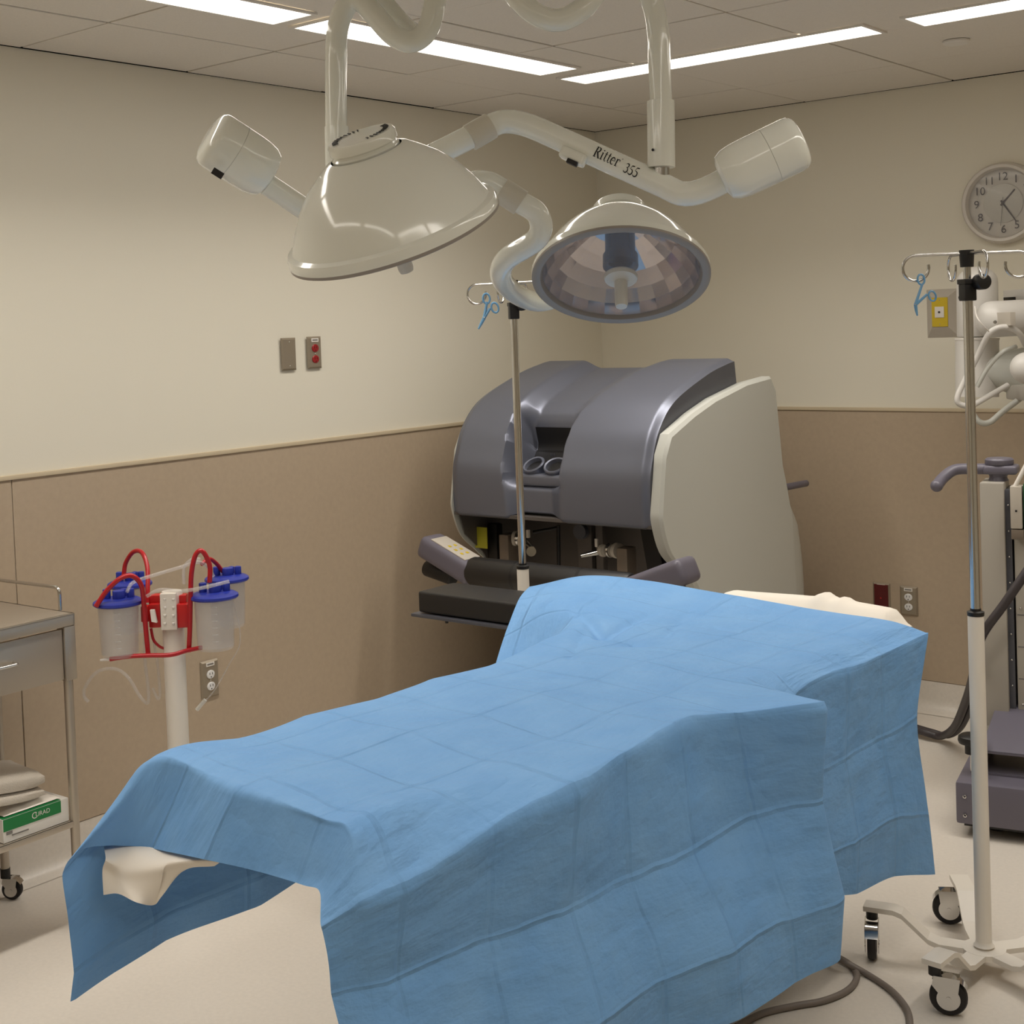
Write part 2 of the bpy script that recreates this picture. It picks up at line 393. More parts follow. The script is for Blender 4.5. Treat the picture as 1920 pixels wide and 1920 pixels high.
# ------------------------------------------------------------------ clock
c = ony(1883, 381, 0); R0 = .152
t = thing('wall_clock', 'round wall clock with pale rim and black numerals on the back wall', 'clock', c)
MB().lathe([(R0-.004, 0.001), (R0, .01), (R0-.003, .032), (R0-.010, .042), (R0-.020, .040), (R0-.026, .026), (R0-.026, .012)], c, (0, -1, 0), 64).build('rim', M_clock, t)
fy = -.012
MB().lathe([(0, 0), (R0-.025, 0), (R0-.025, .004)], c+V3((0, fy+.004, 0)), (0, -1, 0), 64).build('dial', M_face, t)
MB().lathe([(0, .0005), (.070, .0005), (.072, 0)], c+V3((0, fy-.0006, 0)), (0, -1, 0), 48).build('dial_center', M_silver, t)
for k in range(1, 13):
    a = PI/2-k*PI/6; u, w = .098*math.cos(a), .098*math.sin(a)
    mb = MB(); text_polys(mb, str(k), .042, lambda x, y: c+V3((u+x, fy-.0012, w+y))); mb.build('numeral', M_ink, t)
def hand(name, ang, L, w, tail, dy):
    a = PI/2-ang; d = V3((math.cos(a), 0, math.sin(a))); n = V3((-d[2], 0, d[0])); o = c+V3((0, dy, 0))
    MB().prism([o-d*tail-n*w/2, o-d*tail+n*w/2, o+d*L+n*w*.35, o+d*L-n*w*.35], (0, -.001, 0)).build(name, M_ink, t)
hand('hour_hand', math.radians(43), .065, .007, .012, fy-.003)
hand('minute_hand', math.radians(146), .085, .006, .012, fy-.0045)
hand('second_hand', math.radians(186), .085, .0016, .022, fy-.006)
MB().cyl(c+V3((0, fy-.002, 0)), c+V3((0, fy-.008, 0)), .005, 16).build('hub', M_ink, t)
MB().lathe([(0, .031), (.06, .029), (.10, .026), (R0-.023, .022)], c, (0, -1, 0), 48).build('cover_glass', M_lens, t)

# ------------------------------------------------------------------ surgical lights
DIA = .42
PROF = [(.070, .163), (.080, .160), (.100, .146), (.130, .122), (.157, .092), (.178, .060), (.190, .036), (.196, .024), (.2065, .020), (.210, .012), (.210, .002)]
def lamp_head(t, c, ax, xr, facets):
    """bell shaped reflector head; c = rim centre, ax = axis from rim to cap"""
    ax = nrm(ax)
    MB().lathe(PROF, c, ax, 72, x=xr).build('dome', M_white, t)
    MB().lathe([(.066, .155), (.066, .166), (.0625, .169), (.0625, .173), (.066, .176), (.066, .190), (.062, .196), (0, .197)], c, ax, 48, x=xr).build('vent_cap', M_white, t)
    fr = frame(ax, xr); o = V3(c)+fr[2]*.1975
    for a0 in (math.radians(150), math.radians(-20)):
        mb = MB()
        for k in range(11):
            a = a0+math.radians(k*10-50); d = fr[0]*math.cos(a)+fr[1]*math.sin(a)
            mb.box(o+d*.050, (.011, .0032, .0012), np.array([d, np.cross(fr[2], d), fr[2]]))
        mb.build('vent_slots', M_black, t)
    MB().lathe([(.210, .002), (.2095, -.004), (.203, -.007), (.190, -.004), (.184, .004), (.184, .010)], c, ax, 72, x=xr).build('rim', M_rim, t)
    mb = MB(); n = 26; rows = [(.184, .006), (.176, .034), (.158, .064), (.130, .094), (.100, .118), (.068, .140), (.040, .150)]
    mb.lathe(rows, c, ax, n, x=xr); mb.build('reflector', M_mirror, t, flat=True)
    MB().lathe([(0, .150), (.036, .150), (.036, .062), (.042, .058), (.042, .030), (.034, .026), (0, .026)], c, ax, 32, x=xr).build('bulb_housing', M_bulb, t)
    MB().lathe([(.184, .0045), (.10, .0005), (.036, -.001)], c, ax, 72, x=xr).build('lens', M_lens, t)
    MB().lathe([(0, .004), (.038, .004), (.040, 0), (.038, -.008), (.020, -.010), (.0155, -.014), (.0150, -.075), (.013, -.082), (0, -.083)], c, ax, 32, x=xr).build('sterile_handle', M_frost, t)
def head_axis(dpx, toward):
    """axis given as image direction (dx, dy down) and lean towards the camera (radians)"""
    d = RIGHT*dpx[0]-UP*dpx[1]; d = nrm(d); return d*math.cos(toward)-FWD*math.sin(toward)
# --- left lamp
DL = 2.66
t = thing('surgical_light', 'large white bell-shaped lamp on the left, seen from above its vented cap', 'surgical light', at(632, 60, 3.08))
cL = at(738, 436, DL); axL = head_axis((-58, -172), math.radians(21))
lamp_head(t, cL, axL, RIGHT, 26)
PD = 3.08
pole = [at(633, 440, PD), at(631, 300, PD), at(630, 120, PD), at(634, 50, PD-.01), at(652, 8, PD-.02), at(676, 2, PD-.03), at(704, 30, PD-.04), at(738, 66, PD-.05), at(772, 78, PD-.05), at(800, 58, PD-.05), at(813, 18, PD-.05), at(822, -40, PD-.04)]
top = pole[-1].copy(); top[2] = H
pole.append(top)
r_t = 20.5/F*PD
MB().tube(spline(pole[:-1], 8)+[top], r_t, 20).build('drop_tube', M_white, t)
MB().tube([at(631, 238, PD), at(633, 330, PD)], r_t*1.1, 20).build('pole_sleeve', M_white, t)
MB().cyl(top, top-V3((0, 0, .03)), .07, 28).build('ceiling_flange', M_white, t)
b0 = at(690, -60, PD+.05)
b1 = at(655, -70, PD+.06); b2 = b1.copy(); b2[2] = H
MB().tube(round_path([b2, b1, at(757, 50, PD+.03), at(785, 70, PD-.04)], .03), r_t*.95, 18).build('brace_tube', M_white, t)
MB().cyl(b2, b2-V3((0, 0, .025)), .045, 24).build('brace_flange', M_white, t)
def counterweight(t, p0, p1, r, w, seg=36, tail=True):
    p0, p1 = V3(p0), V3(p1); L = np.linalg.norm(p1-p0); ax = nrm(p1-p0)
    def prof(a, b, r0, r1):
        return None
    pr = [(0, 0), (r*.55, 0), (r*.80, .006), (r*.93, .02), (r*.985, .04), (r, .06), (r, L*.60)]
    MB().lathe(pr, p0, ax, seg, x=UP, sx=1, sy=w).build('counterweight', M_white, t)
    pr = [(r*.985, L*.60), (r, L*.605), (r, L*.86), (r*.97, L*.92), (r*.86, L*.97), (r*.66, L*.995), (0, L)]
    MB().lathe(pr, p0, ax, seg, x=UP, sx=1, sy=w).build('counterweight_cap', M_white, t)
aL = [at(500, 345, 2.98), at(580, 398, 3.02), at(633, 432, PD), at(700, 452, 2.98), at(760, 420, 2.86), at(745, 350, 2.78)]
MB().tube(round_path(aL, .05), r_t*1.0, 20).build('arm', M_white, t)
pA, pB = at(508, 330, 2.96), at(390, 254, 2.90)
counterweight(t, pA, pB, .062, .95)
axw = nrm(pB-pA)
fc = at(408, 325, 2.86)
MB().box(fc, (.024, .014, .004), np.array([axw, nrm(np.cross(axw, FWD)), nrm(np.cross(axw, np.cross(axw, FWD)))])).build('rating_label', M_black, t)
# --- right lamp
DR = 3.28
t = thing('surgical_light', 'smaller-looking white lamp on the right with its faceted reflector and handle facing the camera', 'surgical light', at(1238, 60, 2.86))
cR = at(1164, 519, DR); axR = head_axis((6, -148), math.radians(-28.5))
lamp_head(t, cR, axR, RIGHT, 26)
PR = 2.86; r_p = 22.5/F*PR
pole = [at(1240, 200, PR), at(1236, 110, PR), at(1234, 60, PR), at(1222, 0, PR), at(1190, -50, PR-.02), at(1140, -42, PR-.04), at(1095, 14, PR-.06), at(1046, 38, PR-.06), at(998, 22, PR-.06), at(960, -20, PR-.05), at(945, -70, PR-.05)]
top = pole[-1].copy(); top[2] = H
MB().tube(spline(pole, 8)+[top], r_p*.93, 20).build('drop_tube', M_white, t)
MB().cyl(top, top-V3((0, 0, .03)), .07, 28).build('ceiling_flange', M_white, t)
sl = [at(1239, 190, PR), at(1240, 314, PR)]
MB().tube(sl, 26/F*PR, 28).build('pole_sleeve', M_white, t)
MB().ball(at(1224, 281, PR-.024), .003, 8, 6).build('set_screw', M_black, t)
MB().cyl(at(1240, 308, PR), at(1240, 335, PR), .017, 20).build('pivot', M_chrome, t)
ra = 23/F*PR
arm = [at(1390, 322, 2.80), at(1292, 372, 2.83), at(1244, 348, PR), at(955, 218, 2.95), at(895, 250, 2.93), at(815, 290, 2.94)]
arm_path = round_path(arm[:3], .07)[:-1]+round_path(arm[2:], .075)
MB().tube(arm_path, ra, 24).build('arm', M_white, t)
MB().tube([at(880, 259, 2.93), at(920, 236, 2.937)], ra*1.13, 26).build('arm_collar', M_grayring, t)
yk = [at(815, 290, 2.94), at(772, 312, 2.97), at(800, 355, 3.0), at(870, 345, 3.02), at(918, 343, 3.02), at(962, 372, 3.02), at(1008, 402, 3.02), at(1008, 446, 3.04), at(950, 486, 3.10), at(940, 520, 3.19), at(966, 550, 3.36), at(1008, 566, 3.52), at(1056, 556, 3.60)]
MB().tube(spline(yk, 9), 21.5/F*3.02, 22).build('yoke', M_white, t)
MB().tube([at(940, 357, 3.02), at(977, 381, 3.02)], 25/F*3.02, 24).build('yoke_collar', M_grayring, t)
counterweight(t, at(1352, 336, 2.79), at(1506, 262, 2.76), 53/F*2.78, 1.0)
# switch box under the arm
dA = nrm(arm[3]-arm[2]); nA = nrm(-FWD-dA*((-FWD)@dA)); uA = np.cross(nA, dA); uA = uA if uA[2] > 0 else -uA
pS = at(1075, 294, 2.895)
sw = MB().box(pS, (.058, .03, .026), np.array([dA, nA, uA]), bev=.008, seg=3).build('switch_box', M_white, t)
MB().box(at(1073, 305, 2.882), (.024, .014, .010), np.array([dA, nA, uA]), bev=.002).build('rocker_switch', M_black, sw)
# lettering along the arm
def stroke(mb, pts, w, put):
    W0 = w if isinstance(w, list) else [w]*len(pts); q_ = []; W = []
    for i in range(len(pts)-1):
        L_ = max(1, int(math.dist(pts[i], pts[i+1])/.08))
        for k in range(L_):
            f_ = k/L_; q_.append((pts[i][0]*(1-f_)+pts[i+1][0]*f_, pts[i][1]*(1-f_)+pts[i+1][1]*f_)); W.append(W0[i]*(1-f_)+W0[i+1]*f_)
    pts = q_+[pts[-1]]; W.append(W0[-1]); n = len(pts); v = []
    for i in range(n):
        a = np.array(pts[max(i-1, 0)]); b = np.array(pts[min(i+1, n-1)]); d = b-a; d = d/(np.linalg.norm(d)+1e-9); q = np.array([-d[1], d[0]])*W[i]/2
        p = np.array(pts[i]); v += [put(*(p-q)), put(*(p+q))]
    mb.add(v, [(2*i, 2*i+1, 2*i+3, 2*i+2) for i in range(n-1)])
def arc(cx, cy, rx, ry, a0, a1, n=12): return [(cx+rx*math.cos(math.radians(a0+(a1-a0)*i/n)), cy+ry*math.sin(math.radians(a0+(a1-a0)*i/n))) for i in range(n+1)]
thick = lambda n, a, b: [a+(b-a)*math.sin(PI*i/(n-1)) for i in range(n)]
GL = {'R': (.78, [([(.16, 0), (.16, 1)], .15), ([(.02, .02), (.33, .02)], .05), ([(.02, .98), (.3, .98)], .05), (arc(.30, .74, .25, .24, 90, -90), thick(13, .06, .15)), ([(.2, .98), (.32, .98)], .05), ([(.2, .51), (.32, .51)], .05), ([(.34, .5), (.68, .0)], .15), ([(.56, .02), (.80, .02)], .05)]),
      'i': (.36, [([(.16, 0), (.16, .64)], .13), ([(.03, .02), (.30, .02)], .05), ([(.03, .62), (.16, .62)], .05), ([(.16, .80), (.16, .93)], .13)]),
      't': (.40, [([(.17, .08), (.17, .86)], .12), ([(.03, .62), (.36, .62)], .05), (arc(.27, .13, .10, .12, 180, 330), .06)]),
      'e': (.56, [(arc(.28, .32, .22, .31, 5, 310), thick(13, .05, .13)), ([(.07, .35), (.50, .35)], .045)]),
      'r': (.50, [([(.15, 0), (.15, .64)], .13), ([(.02, .02), (.31, .02)], .05), ([(.02, .62), (.15, .62)], .05), (arc(.34, .42, .18, .22, 165, 50), .07), ([(.42, .56), (.47, .52)], .12)]),
      '3': (.56, [(arc(.24, .48, .18, .17, 150, -80), thick(13, .05, .11)), (arc(.22, .08, .24, .23, 90, -150), thick(13, .05, .12))]),
      '5': (.56, [([(.16, .62), (.46, .66)], .10), ([(.16, .62), (.11, .30)], .05), (arc(.20, .08, .25, .24, 100, -150), thick(13, .05, .13))]),
      'o': (.2, [(arc(.08, .82, .05, .05, 0, 360), .03)]), ' ': (.42, [])}
S_T = .0235
o0 = arm_path and at(1118, 301, 2.89)
# tube axis point nearest the start of the word
a0p, a1p = arm[3], arm[2]; s0 = (o0-a0p)@dA
ax0 = a0p+(-dA if (a1p-a0p)@dA < 0 else dA)*0
dT = nrm(a1p-a0p)
base = a0p+dT*((at(1117, 293, 2.902)-a0p)@dT)
nT = nrm(-FWD-dT*((-FWD)@dT)); uT = np.cross(nT, dT); uT = uT if uT[2] > 0 else -uT
def put_arm(x, y):
    ph = (y-.42)*S_T/ra+.05; return base+dT*(x*S_T*.80)+(ra+.0009)*(math.cos(ph)*nT+math.sin(ph)*uT)
mb = MB(); x = 0
for ch in 'Rittero 355':
    w, st = GL[ch]
    for pts, wd in st:
        k = .84 if True else 1
        stroke(mb, [(x+p[0], p[1]) for p in pts], wd, put_arm)
    x += w+.02
mb.build('lettering', M_ink, t)

# ------------------------------------------------------------------ IV poles
def caster(t, top, r, ang, name='caster'):
    """twin-arm swivel caster below point top"""
    top = V3(top); d = V3((math.cos(ang), math.sin(ang), 0)); n = V3((-d[1], d[0], 0))
    c = V3((top[0], top[1], 0))+d*(.018+max(0, r-.03)*.9); c[2] = r+.0005
    ob = MB().lathe([(r*.55, -.010), (r*.92, -.010), (r, -.005), (r, .005), (r*.92, .010), (r*.55, .010)], c, n, 28).build(name, M_rubber, t)
    MB().lathe([(0, -.009), (r*.56, -.009), (r*.56, .009), (0, .009)], c, n, 24).build('wheel_hub', M_chrome, ob)
    mb = MB()
    for s in (1, -1):
        q = c+n*s*.0145
        circ = [q+d*r*.62*math.cos(a)+V3((0, 0, r*.62*math.sin(a))) for a in np.linspace(math.radians(150), math.radians(395), 18)]
        mb.prism(circ+[q+d*r*.62+V3((0, 0, r*1.12)), q-d*r*.75+V3((0, 0, r*1.22)), q-d*r*.85+V3((0, 0, r*.7))], n*.002*s)
        mb.lathe([(0, .003), (r*.14, .003), (r*.14, 0)], q, n*s, 12)
    fk = [c+d*r*math.cos(a)*1.12+V3((0, 0, r*math.sin(a)*1.16)) for a in np.linspace(math.radians(30), math.radians(135), 9)]
    mb.strip(fk, .031, n)
    mb.build('fork', M_chrome, ob)
    MB().cyl((top[0], top[1], c[2]+r*1.15), top, .014, 16).build('stem', M_black, ob)
def iv_pole(base, label, ang0, hook_rot, bottom=True, q=0):
    b = V3((base[0], base[1], 0)); t = thing('iv_pole', label, 'iv pole', b, 'wheeled poles with ring hooks')
    Z = lambda z: b+V3((0, 0, z))
    MB().lathe([(0, .05), (.0185, .05), (.0185, .855-q), (.0170, .859-q), (0, .859-q)], b, (0, 0, 1), 24).build('lower_tube', M_cream, t)
    MB().lathe([(.0192, .852-q), (.0198, .861-q), (.0125, .864-q), (.0125, .869-q), (0, .869-q)], b, (0, 0, 1), 24).build('tube_grommet', M_black, t)
    MB().lathe([(0, .86-q), (.0115, .86-q), (.0115, 1.60), (0, 1.60)], b, (0, 0, 1), 20).build('upper_tube', M_chrome, t)
    MB().lathe([(0, 1.6), (.0088, 1.60), (.0088, 1.70), (0, 1.70)], b, (0, 0, 1), 20).build('telescoping_rod', M_chrome, t)
    cb = MB().box(Z(1.613), (.030, .030, .040), rotz(YAW), bev=.003).box(Z(1.638), (.036, .033, .012), rotz(YAW), bev=.002).build('height_clamp', M_black, t)
    kd = RIGHT*.9-FWD*.6; kd[2] = 0; kd = nrm(kd)
    k0 = Z(1.636)+kd*.012+RIGHT*.012
    MB().cyl(k0, k0+nrm(-FWD+RIGHT*.2)*.030, .0185, 24, .004).build('clamp_knob', M_black, cb)
    MB().lathe([(0, 1.672), (.0150, 1.672), (.0170, 1.705), (.0170, 1.7115), (0, 1.7115)], b, (0, 0, 1), 24).build('hook_head', M_black, t)
    for k in range(4):
        a = hook_rot+k*PI/2; d = V3((math.cos(a), math.sin(a), 0))
        L = .138; p = [Z(1.7035)+d*.008, Z(1.7035)+d*(L-.02)]; r = .030
        cc = Z(1.7035-r)+d*(L-.02)
        arc_ = [cc+d*r*math.sin(q)+V3((0, 0, r*math.cos(q))) for q in np.linspace(0, math.radians(285), 22)]
        MB().tube(p[:1]+arc_, .0035, 10).build('hook', M_chrome, t)
    if bottom:
        for k in range(5):
            a = ang0+k*2*PI/5; d = V3((math.cos(a), math.sin(a), 0)); n = V3((-d[1], d[0], 0))
            pr = [(0, .058), (.10, .058), (.125, .066), (.185, .118), (.205, .124), (.275, .124)]
            mb = MB(); v = []
            for q, z in pr:
                for dz in (0, -.012):
                    for s in (1, -1): v.append(b+d*q+n*s*.0225+V3((0, 0, z+dz)))
            f = []
            for i in range(len(pr)-1):
                o = i*4; f += [(o, o+1, o+5, o+4), (o+2, o+6, o+7, o+3), (o, o+4, o+6, o+2), (o+1, o+3, o+7, o+5)]
            f += [(0, 2, 3, 1), (20, 21, 23, 22)]
            mb.add(v, f).build('base_leg', M_cream, t, ang=20)
            caster(t, b+d*.258+V3((0, 0, .112)), .041, [-1.2, .35, 1.0, 2.0, 3.5][k])
        MB().lathe([(0, .045), (.050, .045), (.050, .0585), (0, .0585)], b, (0, 0, 1), 30).build('base_hub', M_cream, t)
        MB().lathe([(0, .064), (.024, .064), (.020, .068), (.0186, .075)], b, (0, 0, 1), 24).build('base_weld', M_cream, t)
    return t
ivR = onz(1845, 1775, .06)
iv_pole(ivR, 'white wheeled IV pole in the right foreground, its five-legged base visible', math.radians(-166), math.radians(217))
ivL = onz(980, 1060, .838)
iv_pole(ivL, 'slim IV pole standing behind the draped table, its base hidden', math.radians(-60), math.radians(200), q=.024)

# clamps hanging from the pole hooks
def clamp(pts_px, D, label):
    top, l1, ring1, ring2, l2, joint, tip = [at(x, y, D) for x, y in pts_px]
    t = thing('towel_clamp', label, 'clamp', top, 'blue plastic clamps on the pole hooks')
    px = D/F
    def ring(c, rx, ry, ang):
        u = nrm(RIGHT*math.cos(ang)+UP*math.sin(ang)); w = nrm(UP*math.cos(ang)-RIGHT*math.sin(ang))
        return [c+u*rx*math.cos(a)+w*ry*math.sin(a) for a in np.linspace(0, 2*PI, 24, endpoint=False)]
    for rg, sh, an in ((ring1, l1, .1), (ring2, l2, .3)):
        ob = MB().tube(ring(rg, 6.5*px, 9.5*px, an), 1.9*px, 8, closed=True).build('finger_ring', M_cyan, t)
        MB().tube([sh, joint], [2.4*px, 3.0*px], 8).build('shank', M_cyan, t)
    MB().tube([joint-FWD*.002, (joint+tip)/2, tip], [3.4*px, 2.8*px, 1.6*px], 8).build('jaw', M_cyan, t)
    MB().ball(joint-FWD*3*px, 1.6*px, 8, 6).build('rivet', M_chrome, t)
dRh = depth((ivR[0], ivR[1], 1.7))
clamp([(1727, 514), (1729, 533), (1727, 524), (1748, 555), (1738, 552), (1716, 572), (1720, 592)], dRh, 'blue locking clamp hanging from the right IV pole, in front of the wall box')
dLh = depth((ivL[0], ivL[1], 1.7))
clamp([(912, 553), (913, 566), (912, 560), (928, 577), (919, 578), (908, 596), (897, 617)], dLh-.05, 'blue locking clamp hanging from the far IV pole, below the left lamp')

# ------------------------------------------------------------------ operating table and linen
ZT = .80
A = onz(655, 1555, ZT); nT_ = onz(1705, 1175, ZT)-A; nT_[2] = 0; nT_ = nrm(nT_); mT = V3((-nT_[1], nT_[0], 0))
def TB(a, b, h): return A+nT_*a+mT*b+V3((0, 0, h-ZT))
RT = np.array([nT_, mT, (0, 0, 1)])
t = thing('operating_table', 'operating table under the blue drape with a black arm board reaching left', 'operating table', TB(1.0, .27, 0))
MB().box(TB(.97, .28, .752), (1.78, .50, .05), RT, bev=.02, seg=3).build('mattress', M_vinyl, t)
MB().box(TB(.93, .28, .715), (1.74, .46, .03), RT, bev=.004).build('table_frame', M_steel, t)
MB().box(TB(1.0, .28, .42), (.26, .22, .56), RT, bev=.02).build('column', M_cream, t)
MB().box(TB(.95, .31, .075), (.80, .26, .13), RT, bev=.03).build('base', M_cart, t)
# far arm board reaching towards -x, its pad visible beyond the drape
p1 = onz(785, 1105, .80); p2 = onz(822, 1086, .80)
yb0, yb1 = p1[1], p2[1]; xe = p1[0]
ab = MB().box(((xe+1.55)/2, (yb0+yb1)/2+.0, .764), (1.55-xe, yb1-yb0+.01, .062), bev=.008, seg=3).build('arm_board', M_vinyl, t)
MB().box(((xe+1.55)/2-.012, (yb0+yb1)/2, .724), (1.55-xe+.02, yb1-yb0+.03, .010), bev=.003).build('board_plate', M_hooddark, ab)
q = onz(817, 1158, .73)
MB().cyl((q[0], yb0+.02, .73), (q[0], yb0+.02, .705), .005, 10).build('board_pin', M_black, ab)
# near arm board (under the drape)
MB().box(TB(1.02, -.03, .728), (.07, .16, .04), RT, bev=.012).build('arm_board', M_vinyl, t)

# white bed sheet: covers the mattress head and hangs at the foot
def smoothstep(a, b, x): x = min(1, max(0, (x-a)/(b-a))); return x*x*(3-2*x)
hd = [(1.70, 1.99)]
def head_fn(u, v):
    a = 1.60+u*.30; b = .035+v*.575
    edge = min(b-.035, .610-b); rd = smoothstep(0, .05, edge)
    up = smoothstep(1.74, 1.83, a)
    z = .7825+.002*rd+.038*up*rd+.006*math.sin(9*b+3*a)*up*rd
    z += (.016*math.exp(-((b-.27)/.022)**2)+.010*math.exp(-((b-.215)/.016)**2))*up
    z -= .07*smoothstep(1.865, 1.91, a)
    return TB(a, b, z)
mb = MB().grid(head_fn, 40, 40)
def foot_fn(u, v):
    b = .62-.40*v; L = .05+.14*(1-v)*(1+.5*math.sin(6*v))
    if v < .25: L = .05+.10*(v/.25)
    s = u; fold = .018*math.sin(14*v+1)
    return TB(-.045+fold-.02*s, b+.02*math.sin(5*s+3*v), .775-s*L*1.05)
sh = tag(mb.build('bed_sheet', M_sheet), 'white sheet at the table head, showing beyond the far edge of the blue drape', 'sheet')

# hanging white cloth at the foot
pp = [[(195, 1560, -.02), (195, 1588, -.085), (198, 1610, -.11), (192, 1632, -.112), (194, 1678, -.115)],
      [(222, 1560, -.02), (222, 1588, -.072), (218, 1620, -.095), (214, 1640, -.095), (222, 1676, -.10)],
      [(255, 1565, -.02), (255, 1592, -.06), (240, 1628, -.085), (238, 1655, -.09), (256, 1692, -.095)],
      [(300, 1575, -.02), (300, 1596, -.04), (300, 1624, -.065), (300, 1650, -.065), (288, 1697, -.065)],
      [(330, 1580, -.02), (330, 1600, -.035), (318, 1618, -.06), (306, 1640, -.06), (304, 1680, -.06)],
      [(380, 1590, -.02), (380, 1606, -.03), (370, 1614, -.04), (362, 1624, -.04), (345, 1632, -.04)],
      [(420, 1600, -.02), (415, 1614, -.02), (408, 1620, -.02), (405, 1622, -.02), (402, 1624, -.02)]]
def ona_(px, py, a):
    o = A+nT_*a; d = ray(px, py); tt = ((o-CAM)@nT_)/(d@nT_); return CAM+d*tt
K = [[ona_(*q) for q in row] for row in pp]
def interp_grid(K, nu, nv):
    rows = [spline(r, nv) for r in K]; cols = []
    for j in range(len(rows[0])): cols.append(spline([r[j] for r in rows], nu))
    return cols
G = interp_grid(K, 6, 6)
mb = MB(); w = len(G[0]); mb.add([p for c_ in G for p in c_], [(i*w+j, i*w+j+1, (i+1)*w+j+1, (i+1)*w+j) for i in range(len(G)-1) for j in range(w-1)])
tag(mb.build('hanging_cloth', M_sheet), 'crumpled off-white cloth hanging at the table foot under the blue drape', 'cloth')

